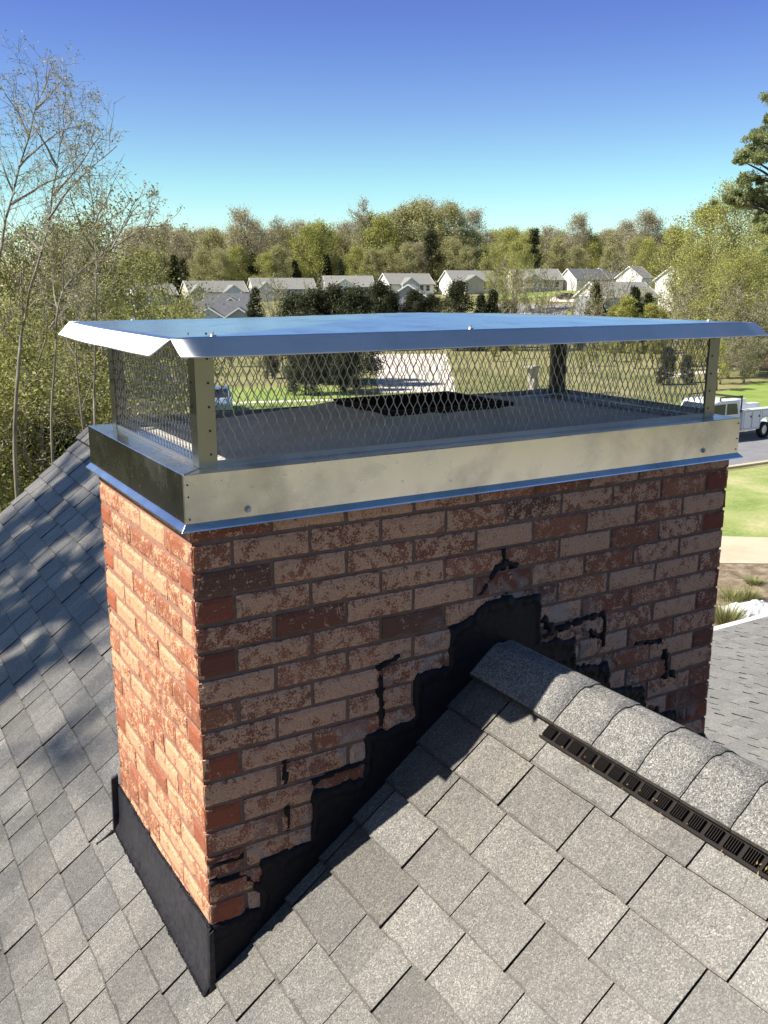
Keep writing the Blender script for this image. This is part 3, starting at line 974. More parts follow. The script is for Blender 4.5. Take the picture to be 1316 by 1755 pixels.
# ragged beads of sealant along the flashing top and foot
rr = random.Random(5)
def bead(pts, r0, r1):
    mb = MB(); fine = []
    for i in range(len(pts) - 1):
        n = max(2, int((Vector(pts[i + 1]) - Vector(pts[i])).length / .006))
        for k in range(n): fine.append(Vector(pts[i]).lerp(Vector(pts[i + 1]), k / n) + Vector((rr.uniform(-.001, .001), 0, rr.uniform(-.002, .002))))
    mb.tube(fine, [rr.uniform(r0, r1) * (1.7 if rr.random() < .12 else 1) for _ in fine], 6)
    mb.build('sealant_bead', M['tar'], chim, smooth=True)
bead([(-.004, -.01, -1.056), (-.004, .43, -1.086), (-.004, .85, -1.086)], .0015, .004)
zf = RZ - (RX + .028) * SL + .013
bead([(-.028, -.01, zf), (-.028, .86, zf)], .0015, .004)
p0 = Vector((-.03, .866, RZ - (RX + .03) * SL + .010)); p1 = Vector((-.085, .885, RZ - (RX + .085) * SL + .010))
bead([p0, p1], .003, .006)

# ================================================================== CHIMNEY CAP
cap = empty('chimney_cap', (0, 0, 0), 0, 'shiny steel chimney cap with mesh sides and flat lid on the brick chimney', 'chimney cap')
E_, ZT = .0148, .1173
def skirt_strip(mb, pts, closed=True):
    pass
# skirt: upright band + outward drip flange, sheet of 1.2 mm folded steel
mb = MB()
def rect(o, z): return [(-o, -o, z), (L + o, -o, z), (L + o, Wd + o, z), (-o, Wd + o, z)]
lv = [rect(-.105, ZT - .022), rect(-.105, ZT), rect(E_ - .0015, ZT), rect(E_, ZT - .0015), rect(E_, .004), rect(E_ + .004, 0.0), rect(.0275, -.0095), rect(.0285, -.0125), rect(.0265, -.0100), rect(.010, .001)]
sub = 8
def edgesub(r):
    out = []
    for i in range(4):
        a, b = Vector(r[i]), Vector(r[(i + 1) % 4])
        for k in range(sub): out.append(a + (b - a) * (k / sub))
    return out
for r in lv:
    for p in edgesub(r): mb.v.append(tuple(p)); mb.c.append((1, 1, 1, 1))
N4 = 4 * sub
for i in range(len(lv) - 1):
    for k in range(N4):
        k2 = (k + 1) % N4
        mb.f.append((i * N4 + k, (i + 1) * N4 + k, (i + 1) * N4 + k2, i * N4 + k2)); mb.m.append(0)
skirt = mb.build('skirt', M['steel_skirt'], cap)
# folded seam at the near left corner
mb = MB()
mb.tube([(-E_ - .0008, -E_ - .0008, ZT), (-E_ - .0008, -E_ - .0008, .003)], [.0018, .0018], 6)
mb.tube([(-E_ - .001, -E_ - .001, .003), (-.0285, -.0285, -.0125)], [.0012, .0012], 6)
mb.tube([(-E_, -E_, ZT + .0008), (.045, .045, ZT + .0008)], [.0012, .0012], 5)
mb.build('seam', M['screw'], skirt)

def hex_screw(name, p, N, r, parent, m=M['screw']):
    mb = MB(); N = Vector(N).normalized(); p = Vector(p)
    mb.tube([p, p + N * r * .25], [r * 1.35, r * 1.25], 14)
    mb.tube([p + N * r * .25, p + N * r * 1.0], [r * .85, r * .78], 6)
    mb.tube([p + N * r * 1.0, p + N * r * 1.15], [r * .78, r * .5], 6)
    return mb.build(name, m, parent)
for (x, z) in ((.136, .022), (1.671, .025)): hex_screw('screw', (x, -E_, z), (0, -1, 0), .0068, skirt, M['screw_dull'])
for (x, z) in ((-.0065, .094), (-.0055, .066), (-.0045, .014), (L + .006, .10), (L + .006, .05), (L + .004, .016)):
    mb = MB(); mb.tube([(x, -E_ - .0006, z), (x, -E_ - .002, z)], [.0023, .0018], 8)
    mb.build('rivet', M['hole'], skirt)
# bottom frame angle the mesh stands on
Q = .0465
mb = MB()
for (a, b) in (((Q - .002, Q - .001, ZT + .0005), (L - Q + .002, Q + .002, ZT + .014)), ((Q - .002, Wd - Q - .002, ZT + .0005), (L - Q + .002, Wd - Q + .001, ZT + .022)),
               ((Q - .001, Q + .002, ZT + .0005), (Q + .002, Wd - Q - .002, ZT + .012)), ((L - Q - .002, Q + .002, ZT + .0005), (L - Q + .001, Wd - Q - .002, ZT + .022))):
    mb.box(a, b)
frame_b = mb.build('mesh_frame', M['steel_mesh'], cap)
# corner posts
def post(cx_, cy_, sx, sy):
    mb = MB(); w = .045; t = .002
    z0, z1 = ZT + .001, .415
    p = [(0, 0), (w, 0), (w, t), (t, t), (t, w), (0, w)]
    poly = [(cx_ + sx * a, cy_ + sy * b) for a, b in p]
    if sx * sy < 0: poly = poly[::-1]
    mb.prism(poly, 'z', z0, z1)
    o = mb.build('corner_post', M['steel_post'], cap)
    mh = MB()
    for k in range(6):
        z = ZT + .03 + k * .055
        mh = MB(); mh.tube([(cx_ + sx * .030, cy_ - sy * .0004, z), (cx_ + sx * .030, cy_ - sy * .0018, z)], [.0032, .0024], 8)
        mh.build('rivet', M['hole'], o); mh = MB()
        mh.tube([(cx_ - sx * .0004, cy_ + sy * .030, z), (cx_ - sx * .0018, cy_ + sy * .030, z)], [.0032, .0024], 8)
        mh.build('rivet', M['hole'], o)
post(Q - .003, Q - .003, 1, 1); post(L - Q + .003, Q - .003, -1, 1); post(Q - .003, Wd - Q + .003, 1, -1); post(L - Q + .003, Wd - Q + .003, -1, -1)

# expanded metal mesh: flat slit-and-stretched strands
def mesh_panel(O, U, N, length, z0, z1):
    sw, lw = .0243, .054        # diamond width and height
    mb = MB()
    t = .0007; w = .00095
    nx = int(round(length / sw)); sw = length / nx
    nzr = int(math.ceil((z1 - z0) / (lw / 2)))
    node = {}
    def P(i, j):
        if (i, j) in node: return node[(i, j)]
        u = i * sw / 2; z = min(z0 + (j - .5) * lw / 2, z1)
        z = max(z, z0)
        dz = noise.noise(Vector((u * 5, z * 9, O.x + O.y))) * .003
        node[(i, j)] = O + U * (u + random.uniform(-.0007, .0007)) + Vector((0, 0, z + random.uniform(-.0012, .0012))) + N * dz
        return node[(i, j)]
    up = Vector((0, 0, 1))
    def strand(a, b, s):
        d = (b - a)
        if d.length < .004: return
        kn = lw * .13
        # knuckles: strands start side by side
        a2 = a + up * kn * (1 if b.z > a.z else -1) * .5; b2 = b - up * kn * (1 if b.z > a.z else -1) * .5
        d = (b2 - a2).normalized()
        side = d.cross(N).normalized()
        kk = (.75, .62) if abs(N.y) > .5 else (.95, .25)
        nn = (N * kk[0] + side * kk[1] * s).normalized(); ss = d.cross(nn).normalized()
        A = []
        for p in (a2, b2):
            A += [p + ss * w + nn * t, p - ss * w + nn * t, p - ss * w - nn * t, p + ss * w - nn * t]
        mb.add(A, [(0, 1, 5, 4), (1, 2, 6, 5), (2, 3, 7, 6), (3, 0, 4, 7)])
    for j in range(nzr + 1):
        for i in range(0, 2 * nx + 1):
            if (i + j) % 2: continue
            a = P(i, j)
            for di in (-1, 1):
                if 0 <= i + di <= 2 * nx: strand(a, P(i + di, j + 1), di)
            # knuckle
            h = up * lw * .075
            if z0 + .002 < a.z < z1 - .002:
                A = []
                s = U
                for p in (a - h, a + h): A += [p + s * w * 1.5 + N * t, p - s * w * 1.5 + N * t, p - s * w * 1.5 - N * t, p + s * w * 1.5 - N * t]
                mb.add(A, [(0, 1, 5, 4), (1, 2, 6, 5), (2, 3, 7, 6), (3, 0, 4, 7)])
    return mb.build('mesh_screen', M['steel_mesh'], cap)
qi = Q + .004
mesh_panel(Vector((qi, qi, 0)), Vector((1, 0, 0)), Vector((0, -1, 0)), L - 2 * qi, ZT + .002, .412)
mesh_panel(Vector((qi, Wd - qi, 0)), Vector((1, 0, 0)), Vector((0, 1, 0)), L - 2 * qi, ZT + .002, .412)
mesh_panel(Vector((qi, qi, 0)), Vector((0, 1, 0)), Vector((-1, 0, 0)), Wd - 2 * qi, ZT + .002, .412)
mesh_panel(Vector((L - qi, qi, 0)), Vector((0, 1, 0)), Vector((1, 0, 0)), Wd - 2 * qi, ZT + .002, .412)

# lid: shallow cross-creased top with flared lips and notched corners
mb = MB()
X0, X1, YA, YB = -.04, 1.812, -.055, .885
ZL = .4185; ZA = .4495
ax, ay = .885, .41
nx_, ny_ = 64, 32
def topz(x, y):
    u = (x - X0) / (X1 - X0) * 2 - 1; v = (y - YA) / (YB - YA) * 2 - 1
    m_ = max(abs(u), abs(v)); k = 1 - m_
    # softened creases and a slight oil-canning of the thin sheet
    z = ZL + (ZA - ZL) * k
    z += (.0024 * noise.noise(Vector((x * 2.6, y * 3.1, 1))) + .0008 * noise.noise(Vector((x * 9, y * 7, 5)))) * min(1, k * 6)
    z += .006 * max(0, v) ** 2 * (1 - max(0, u))
    return z
for j in range(ny_ + 1):
    for i in range(nx_ + 1):
        x = X0 + (X1 - X0) * i / nx_; y = YA + (YB - YA) * j / ny_
        mb.v.append((x, y, topz(x, y))); mb.c.append((1, 1, 1, 1))
for j in range(ny_):
    for i in range(nx_):
        a = j * (nx_ + 1) + i; mb.f.append((a, a + 1, a + nx_ + 2, a + nx_ + 1)); mb.m.append(0)
lid = mb.build('lid', M['steel_cap'], cap, smooth=True)
lid.modifiers.new('thick', 'SOLIDIFY').thickness = .001
def lip(A, B, out, cutA, cutB, name='lip'):
    """bent edge between top corners A and B; flares outwards and down, ends cut back"""
    mb = MB(); n = 30
    A, B = Vector(A), Vector(B); U = (B - A).normalized(); ln = (B - A).length; out = Vector(out)
    prof = [(0, 0, 0), (.002, -.0015, .0), (.012, -.012, .25), (.026, -.026, .62), (.036, -.0355, .95), (.0375, -.0375, 1.0), (.0365, -.0385, 1.0)]
    for k in range(n + 1):
        t = k / n
        for (o_, dz, c) in prof:
            uu = ln * t
            # taper of the ends
            uu = max(uu, 0); uu = cutA * c + (ln - cutA * c - cutB * c) * t
            base = A + U * (ln * t)
            p = A + U * uu + out * o_
            zb = A.z * (1 - t) + B.z * t
            x_, y_ = (A + U * ln * t).x, (A + U * ln * t).y
            zb = topz(min(max(x_, X0), X1), min(max(y_, YA), YB))
            mb.v.append((p.x, p.y, zb + dz + .0012 * noise.noise(Vector((p.x * 4, p.y * 4, 2))) * c)); mb.c.append((1, 1, 1, 1))
    m_ = len(prof)
    for k in range(n):
        for j in range(m_ - 1):
            a = k * m_ + j; mb.f.append((a, a + 1, a + m_ + 1, a + m_)); mb.m.append(0)
    o = mb.build(name, M['steel_lip'], lid, smooth=True)
    s = o.modifiers.new('thick', 'SOLIDIFY'); s.thickness = .001; s.offset = 0
    return o
lip((X0, YA, ZL), (X1, YA, ZL), (0, -1, 0), .008, -.018)
lip((X0, YB, ZL), (X0, YA, ZL), (-1, 0, 0), .012, .030)
lip((X1, YA, ZL), (X1, YB, ZL), (1, 0, 0), .020, .020)
lip((X1, YB, ZL), (X0, YB, ZL), (0, 1, 0), .010, .010)
for (x, y) in ((.07, -.012), (.135, .84), (.764, -.012), (1.60, .80), (1.70, .03), (.86, .84)):
    hex_screw('screw', (x, max(y, YA + .02), topz(x, y) + .0005), (0, 0, 1), .0062, lid)

# ================================================================== TREES
def rnd_unit(r, n):
    v = r.normal(size=(n, 3)); return v / np.linalg.norm(v, axis=1, keepdims=True)
def leaf_quads(r, C, size, shade, aspect=.6, flat=0.0):
    """one small kite-shaped face per leaf"""
    n = len(C)
    u = rnd_unit(r, n); w = rnd_unit(r, n)
    if flat: w[:, 2] += flat; w /= np.linalg.norm(w, axis=1, keepdims=True)
    u -= w * (u * w).sum(1, keepdims=True); u /= np.linalg.norm(u, axis=1, keepdims=True)
    v = np.cross(w, u)
    s = (size * r.uniform(.6, 1.3, n))[:, None]
    V = np.stack([C - u * s, C - v * s * aspect, C + u * s, C + v * s * aspect], 1).reshape(-1, 3)
    F = np.arange(n * 4).reshape(n, 4)
    return V, F, np.repeat(shade, 4)
class Skel:
    def __init__(s): s.lines = []; s.tips = []
def bend_line(r, p, d, ln, n, wob, up):
    pts = [Vector(p)]; d = Vector(d).normalized()
    for i in range(n):
        d = (d + Vector(r.normal(size=3)) * wob + Vector((0, 0, up))).normalized()
        pts.append(pts[-1] + d * (ln / n))
    return pts, d
def branch(sk, r, p, d, ln, rad, level, maxlev, nsub, up=.04, wob=.12, ratio=.55):
    n = 4 if level < maxlev else 3
    pts, dd = bend_line(r, p, d, ln, n, wob, up)
    sk.lines.append((pts, [rad * (1 - .8 * i / n) for i in range(n + 1)], level))
    if level >= maxlev:
        sk.tips += pts[1:]
        return
    for k in range(nsub):
        t = .3 + .7 * (k + r.random()) / nsub
        i = min(int(t * n), n - 1); q = pts[i].lerp(pts[i + 1], t * n - i)
        base = (pts[i + 1] - pts[i]).normalized()
        side = Vector(r.normal(size=3)); side -= base * side.dot(base); side.normalize()
        nd = base * .62 + side * .78
        branch(sk, r, q, nd, ln * ratio * (1.15 - .5 * t) * r.uniform(.8, 1.2), rad * .5 * (1 - .5 * t), level + 1, maxlev, nsub, up, wob, ratio)
    sk.tips.append(pts[-1])
def make_tree(name, seed, H, R, base_frac, m_bark, m_leaf, nprim=16, nsub=4, maxlev=2, nleaf=4000, leaf=.16, trunk_r=.2, shape='round', clump=.5, bark_min=.0, up=.05, lean=0, multi=1, tube_lev=2, rootz=0, trunk_name='trunk'):
    r = np.random.default_rng(seed)
    sk = Skel(); trunks = []
    for t_ in range(multi):
        d0 = Vector((r.normal() * .12 * (multi > 1) * 2 + lean, r.normal() * .12 * (multi > 1) * 2, 1))
        pts, _ = bend_line(r, Vector((r.normal() * .15 * (multi > 1), r.normal() * .15 * (multi > 1), rootz)), d0, H * .93 * (1 if t_ == 0 else r.uniform(.75, 1)), 9, .045, .05)
        tr = trunk_r * (1 if t_ == 0 else .75)
        trunks.append((pts, [tr * (1 - .85 * (i / 9) ** 1.1) for i in range(10)]))
        npm = nprim // multi
        for k in range(npm):
            f = base_frac + (1 - base_frac) * (k + .5 * r.random()) / npm
            i = min(int(f * 9), 8); p = pts[i].lerp(pts[i + 1], f * 9 - i)
            g = (f - base_frac) / (1 - base_frac)
            if shape == 'round': ln = R * (math.sin(math.pi * (.18 + .75 * g)) ** .6) * r.uniform(.8, 1.15)
            elif shape == 'cone': ln = R * (1.05 - g) * r.uniform(.8, 1.1)
            else: ln = R * (.45 + .75 * g) * r.uniform(.8, 1.15) * (1 if g < .85 else .75)
            a = k * 2.4 + r.random() * .7 + t_
            el = {'round': .25 + .9 * g, 'cone': .05 + .2 * g, 'vase': .7 + .5 * g}[shape]
            branch(sk, r, p, Vector((math.cos(a) * math.cos(el), math.sin(a) * math.cos(el), math.sin(el))), ln, trunk_r * .42 * (1 - .6 * g), 0, maxlev, nsub, up)
    root = empty(name)
    mb = MB()
    for pts, rad in trunks: mb.tube(pts, rad, 7)
    mb.build(trunk_name, m_bark, root, smooth=True)
    mb = MB()
    for pts, rad, lv in sk.lines:
        if lv > tube_lev: continue
        mb.tube(pts, [max(x, bark_min) for x in rad], 5 if lv == 0 else 3, caps=False)
    mb.build('branches', m_bark, root)
    if nleaf:
        T = np.array([tuple(t) for t in sk.tips])
        idx = r.integers(0, len(T), nleaf)
        tone = r.random(len(T)) * .6 + .2
        C = T[idx] + r.normal(size=(nleaf, 3)) * clump
        sh = np.clip(tone[idx] + r.normal(size=nleaf) * .16, 0, 1)
        V, F, c = leaf_quads(r, C, leaf, sh)
        np_mesh('leaves', V, F, c, m_leaf, root)
    root['h'] = H
    return root
def del_h(o):
    if 'h' in o: del o['h']
def place(root, px, d, label=None, cat='tree', group=None, first=False, top=None, sc=None, rz=None, zoff=0, wide=1.0):
    """stand a tree on the ground in the direction of photo column px, d metres away; top = photo row its top reaches"""
    p = at(px, 489, d); gz = ground_z(p.x, p.y) + zoff
    if top is not None:
        tz = at(px, top, d).z; sc = (tz - gz) / root['h']
    if sc is None: sc = 1
    rz = random.uniform(0, 6.28) if rz is None else rz
    if first:
        o = root; o.location = (p.x, p.y, gz); o.rotation_euler = (0, 0, rz); o.scale = (sc * wide, sc * wide, sc)
    else:
        o = copy_thing(root, (p.x, p.y, gz), rz, (sc * wide, sc * wide, sc))
    tag(o, label, cat, group)
    return o

# ---- the wood behind the houses
A = make_tree('forest_tree', 1, 22, 6.4, .24, M['bark'], M['leaf_mixed'], 22, 4, 2, 13000, .21, .26, 'round', .8, .02)
B = make_tree('forest_tree', 2, 24, 6.6, .30, M['bark'], M['leaf_brown'], 22, 4, 2, 9500, .18, .28, 'round', .85, .03)
Cc = make_tree('forest_tree', 3, 20, 6.3, .16, M['bark'], M['leaf_spring'], 22, 4, 2, 13000, .21, .24, 'round', .85, .02)
D = make_tree('bare_tree', 4, 24, 4.6, .30, M['bark_pale'], M['leaf_brown'], 20, 5, 2, 2200, .16, .28, 'vase', .6, .045, .06)
Ee = make_tree('cedar_tree', 5, 18, 3.6, .08, M['bark_dark'], M['leaf_dark'], 26, 4, 1, 5200, .30, .25, 'cone', .5, .04, .0)
F5 = make_tree('pine_tree', 6, 22, 3.4, .40, M['bark_dark'], M['leaf_dark'], 18, 4, 1, 3200, .30, .28, 'round', .55, .05, .02)
GR = 'trees of the wood behind the houses'
LB = {'A': 'tall green and brown budding tree in the wood behind the houses', 'B': 'tall thin tree with brown spring buds in the wood behind the houses',
      'C': 'rounded yellow green tree in the wood behind the houses', 'D': 'bare pale branched tree standing among the wood behind the houses',
      'E': 'dark evergreen cedar among the wood behind the houses', 'F': 'dark pine standing among the wood behind the houses'}
protos = {'A': A, 'B': B, 'C': Cc, 'D': D, 'E': Ee, 'F': F5}
used = set()
wood = [  # column, top row, kind, distance
 (228, 400, 'B', 300), (252, 392, 'D', 290), (272, 396, 'B', 305), (296, 392, 'D', 295), (318, 402, 'B', 290), (340, 400, 'D', 300), (362, 398, 'A', 290),
 (385, 404, 'B', 300), (405, 396, 'A', 285), (433, 366, 'B', 280), (452, 384, 'B', 300), (474, 378, 'D', 282), (492, 392, 'A', 290), (512, 384, 'B', 300),
 (530, 398, 'C', 278), (552, 392, 'C', 282), (572, 404, 'A', 290), (590, 385, 'B', 295), (611, 350, 'D', 280), (632, 374, 'A', 285), (650, 384, 'C', 278),
 (668, 374, 'B', 290), (688, 364, 'A', 282), (706, 360, 'B', 290), (724, 354, 'A', 280), (742, 350, 'B', 285), (760, 356, 'A', 278), (780, 364, 'B', 286),
 (796, 368, 'B', 292), (806, 398, 'A', 280), (838, 400, 'D', 300), (858, 396, 'B', 290), (876, 402, 'C', 270), (893, 412, 'C', 262), (880, 430, 'C', 255),
 (940, 392, 'B', 285), (975, 374, 'B', 275), (1000, 384, 'D', 285), (1022, 398, 'B', 290), (1046, 404, 'A', 285), (1066, 384, 'B', 280), (1092, 368, 'B', 275), (1118, 376, 'B', 278),
 (1135, 392, 'B', 285), (1150, 410, 'A', 285), (1010, 410, 'C', 275), (955, 412, 'A', 270), (1085, 408, 'A', 268), (915, 404, 'A', 285),
 (300, 430, 'E', 282), (318, 440, 'F', 278), (436, 425, 'E', 276), (455, 440, 'C', 270), (510, 440, 'E', 272), (560, 430, 'E', 275), (585, 440, 'E', 270), (742, 392, 'F', 268),
 (700, 420, 'A', 268), (660, 425, 'A', 270), (380, 430, 'A', 272), (350, 430, 'A', 275), (410, 430, 'C', 275), (480, 425, 'A', 272), (610, 430, 'C', 272), (635, 430, 'A', 270),
 (720, 420, 'B', 270), (775, 410, 'A', 268), (800, 425, 'A', 265), (825, 425, 'A', 290), (850, 425, 'A', 280), (1040, 425, 'A', 265), (1110, 415, 'C', 262), (1130, 425, 'A', 262), (985, 425, 'A', 268), (250, 425, 'A', 285), (275, 430, 'A', 282)]
wr = random.Random(31)
for q in range(62):
    px_ = 232 + q * 14.6
    if abs(px_ - 824) < 14: continue
    wood.append((px_, wr.uniform(396, 412), wr.choice('ABABC'), wr.uniform(300, 325)))
for (px, top, k, d) in wood:
    top += 3
    place(protos[k], px, d, LB[k], 'tree', GR + ' (' + {'A': 'green and brown', 'B': 'brown budded', 'C': 'yellow green', 'D': 'bare', 'E': 'cedars', 'F': 'pines'}[k] + ')', k not in used, top)
    used.add(k)
del_h(place(Ee, 907, 262, 'narrow dark evergreen rising alone above the wood near the skyline gap', 'tree', None, False, 387, None, 1.0))
# undergrowth closing the foot of the wood: nobody could count it
def brush(name, px0, px1, d0, d1, h, n, size, m, seed, kind='stuff', floor=0):
    r = np.random.default_rng(seed)
    a = r.uniform(px0, px1, n); d = r.uniform(d0, d1, n)
    C = np.zeros((n, 3)); 
    for i in range(n):
        p = at(a[i], 489, d[i]); g = ground_z(p.x, p.y)
        hh = h * (.55 + .45 * noise.noise(Vector((p.x * .09, p.y * .09, 2)))+.25)
        C[i] = (p.x, p.y, g + floor + hh * r.random() ** .8)
    sh = np.clip(.5 + .25 * r.normal(size=n), 0, 1)
    V, F, c = leaf_quads(r, C, size, sh)
    o = np_mesh(name, V, F, c, m)
    return tag(o, 'mass of undergrowth closing the foot of the distant wood', 'undergrowth', None, kind)
o = brush('undergrowth', 180, 1330, 285, 330, 13, 42000, .45, M['leaf_mixed'], 4)
for o_ in (A, B, Cc, D, F5): pass

# ---- big yellow-green trees on the right
Y1_ = make_tree('maple_tree', 21, 16, 4.6, .18, M['bark'], M['leaf_spring'], 22, 5, 2, 17000, .105, .28, 'round', .36, .02)
Y2_ = make_tree('maple_tree', 22, 15, 5.2, .22, M['bark'], M['leaf_spring'], 20, 5, 2, 14000, .105, .26, 'vase', .36, .02)
place(Y1_, 1213, 112, 'tall rounded yellow green tree in front of the small white gable', 'tree', None, True, 363)
place(Y2_, 1262, 106, 'open crowned yellow green tree below the big pine branches', 'tree', None, True, 364)
place(Y1_, 1160, 118, 'lower yellow green tree at the left edge of the right hand tree group', 'tree', None, False, 402)
place(Y2_, 1300, 98, 'dark green leafy tree at the right picture edge under the pine', 'tree', None, False, 392)
place(Y1_, 1335, 92, 'yellow green tree cut off by the right picture edge', 'tree', None, False, 400)
place(Y2_, 1185, 100, 'broad low yellow green tree just above the right part of the lid', 'tree', None, False, 440)
place(Y1_, 1238, 92, 'low leafy tree in the middle of the right hand thicket', 'tree', None, False, 455)
place(Y2_, 1285, 86, 'spreading yellow leaved bush tree above the right end of the lid', 'tree', None, False, 462)
place(Y1_, 886, 205, 'slender yellow green tree in front of the cream gabled house', 'tree', None, False, 420)
place(Y2_, 855, 190, 'open budding tree beside the white gabled house', 'tree', None, False, 440)
del_h(Y1_); del_h(Y2_)

# ---- scrub and flowering trees on the right slope
S1 = make_tree('dogwood_tree', 31, 5, 2.3, .22, M['bark_dark'], M['leaf_lime'], 14, 5, 2, 6500, .06, .16, 'vase', .16, .012, .0)
S2 = make_tree('grey_shrub', 32, 4, 2.0, .05, M['bark_pale'], M['leaf_bud'], 22, 5, 2, 4500, .045, .07, 'vase', .16, .012, .03, multi=2)
place(S1, 1243, 73, 'small pale flowering tree with dark trunk on the lawn behind the white truck', 'tree', None, True, 606)
S1b = [(1222, 82, 585, 'pale green flowering tree showing just under the right end of the lid'), (1300, 88, 575, 'pale flowering tree at the right edge beyond the footpath'), (1275, 96, 560, 'low lime leaved tree between the footpath and the lid corner'),
       (1190, 90, 590, 'lime leaved tree seen through the right end of the mesh'), (1165, 84, 620, 'small lime leaved tree behind the mesh near the right post')]
for px, d, top, lb in S1b: place(S1, px, d, lb, 'tree', None, False, top)
GD = 'small pale flowering trees seen through the right half of the mesh'
for px, d, top in ((1020, 92, 588), (1060, 98, 580), (1098, 90, 596), (1128, 96, 585), (1005, 84, 615), (850, 96, 590), (885, 100, 585)):
    place(S1, px, d, 'small lime leaved tree among several on the rough grass seen through the mesh', 'tree', GD, False, top)
GS = 'grey twiggy shrubs on the slope right of the lid'
fst = True
for px, d, top in ((1262, 84, 535), (1290, 92, 520), (1235, 95, 522), (1310, 84, 545), (1210, 100, 515), (1250, 78, 590), (1290, 80, 585), (1316, 90, 600), (1180, 94, 520)):
    place(S2, px, d, 'grey twiggy shrub in the thicket at the right end of the lid', 'shrub', GS, fst, top); fst = False
del_h(S1)
PK = make_tree('azalea_bush', 33, 1.2, 1.1, .02, M['bark'], M['leaf_pink'], 14, 4, 1, 1800, .05, .04, 'round', .14, .006)
for i, (px, d) in enumerate(((1252, 95), (1290, 93), (1312, 92))):
    place(PK, px, d, ['pink flowering bush beside the dark trunk of the small tree', 'pink flowering bush in the middle of the far footpath edge', 'pink flowering bush at the right picture edge along the footpath'][i], 'bush', None, i == 0, None, 1.3)
del_h(PK)

# ---- evergreen row and saplings just above the lid
K1 = make_tree('evergreen_shrub', 41, 7, 2.0, .03, M['bark_dark'], M['leaf_dark'], 30, 5, 1, 15000, .085, .12, 'round', .24, .012)
K2 = make_tree('juniper_shrub', 42, 7, 1.7, .02, M['bark_dark'], M['leaf_dark'], 34, 4, 1, 12000, .09, .12, 'cone', .18, .012)
GK = 'dark evergreen shrubs in a row across the road'
row_e = [(512, 76, 512, 0), (548, 74, 506, 0), (583, 75, 498, 0), (612, 72, 502, 0), (643, 112, 489, 0), (676, 114, 506, 0), (704, 116, 502, 0), (734, 116, 510, 0), (786, 112, 488, 0), (825, 112, 499, 1), (847, 113, 491, 1), (866, 118, 520, 0)]
f0 = f1 = True
for px, d, top, k in row_e:
    if k == 0: place(K1, px, d, 'rounded dark evergreen shrub in the row above the steel lid', 'shrub', GK, f0, top); f0 = False
    else: place(K2, px, d, 'pointed dark juniper right of the rounded evergreens above the lid', 'shrub', 'pointed dark junipers above the lid', f1, top); f1 = False
place(K2, 1022, 116, 'pointed dark spruce in front of the white steps of the grey house', 'tree', None, False, 478)
place(K2, 1092, 114, 'dark spruce right of the yellow bushes above the lid', 'tree', None, False, 486)
place(K2, 1112, 116, 'second dark spruce close to the yellow green tree group', 'tree', None, False, 498)
place(K2, 438, 120, 'dark cedar standing between the two grey gabled roofs and the pale house', 'tree', None, False, 488)
place(K1, 590, 68, 'dense dark tree on the green lawn seen through the mesh', 'tree', None, False, 560)
place(K1, 552, 73, 'dark evergreen between the two others seen through the mesh', 'tree', None, False, 560, wide=.8)
place(K1, 520, 66, 'wide dark evergreen seen through the mesh left of the lawn tree', 'tree', None, False, 545)
place(K1, 462, 78, 'dark evergreen seen through the mesh behind the parked blue car', 'tree', None, False, 575, wide=.8)
place(K1, 1150, 76, 'dark shadowy evergreen behind the mesh near the white truck', 'tree', None, False, 598)
place(K1, 1190, 78, 'dark evergreen behind the right corner post of the cap', 'tree', None, False, 612)
Yb = make_tree('yellow_bush', 43, 6.5, 1.25, .03, M['bark'], M['leaf_lime'], 40, 5, 1, 12000, .06, .06, 'round', .16, .008)
for i, (px, d, top) in enumerate(((1050, 112, 523), (1078, 111, 507), (1122, 112, 520), (1142, 112, 530), (1210, 110, 537))):
    z = at(px, 620, d).z
    o = place(Yb, px, d, ['rounded yellow green bush just above the lid, leftmost of the bright bushes', 'tallest bright yellow green bush just above the lid', 'bright bush to the right of the dark spruce', 'small bright bush at the foot of the big yellow green trees', 'low bright ground bush near the right lid screw'][i], 'bush', None, i == 0, top, wide=1.35)
del_h(Yb)
SP = make_tree('sapling', 44, 7, 2.0, .25, M['bark_pale'], M['leaf_spring'], 12, 4, 2, 700, .05, .07, 'vase', .25, .018, .10, multi=2)
GSP = 'thin budding saplings above the right half of the lid'
f0 = True
for px, d, top in ((872, 113, 455), (884, 116, 470), (905, 113, 462), (928, 116, 468), (938, 112, 480), (952, 118, 470), (975, 113, 476), (990, 116, 480), (1004, 112, 470), (1060, 118, 440), (500, 92, 490), (478, 88, 486), (520, 96, 480), (455, 84, 492), (1012, 112, 488)):
    place(SP, px, d, 'thin budding sapling with pale stems in front of the far houses', 'sapling', GSP, f0, top); f0 = False
DT = make_tree('dark_trunk_tree', 45, 8, 2.6, .42, M['bark_dark'], M['leaf_red'], 12, 4, 2, 900, .05, .42, 'vase', .3, .02, .06)
place(DT, 961, 67, 'tree with thick nearly black trunk seen through the middle of the mesh', 'tree', None, True, 560)
del_h(DT)

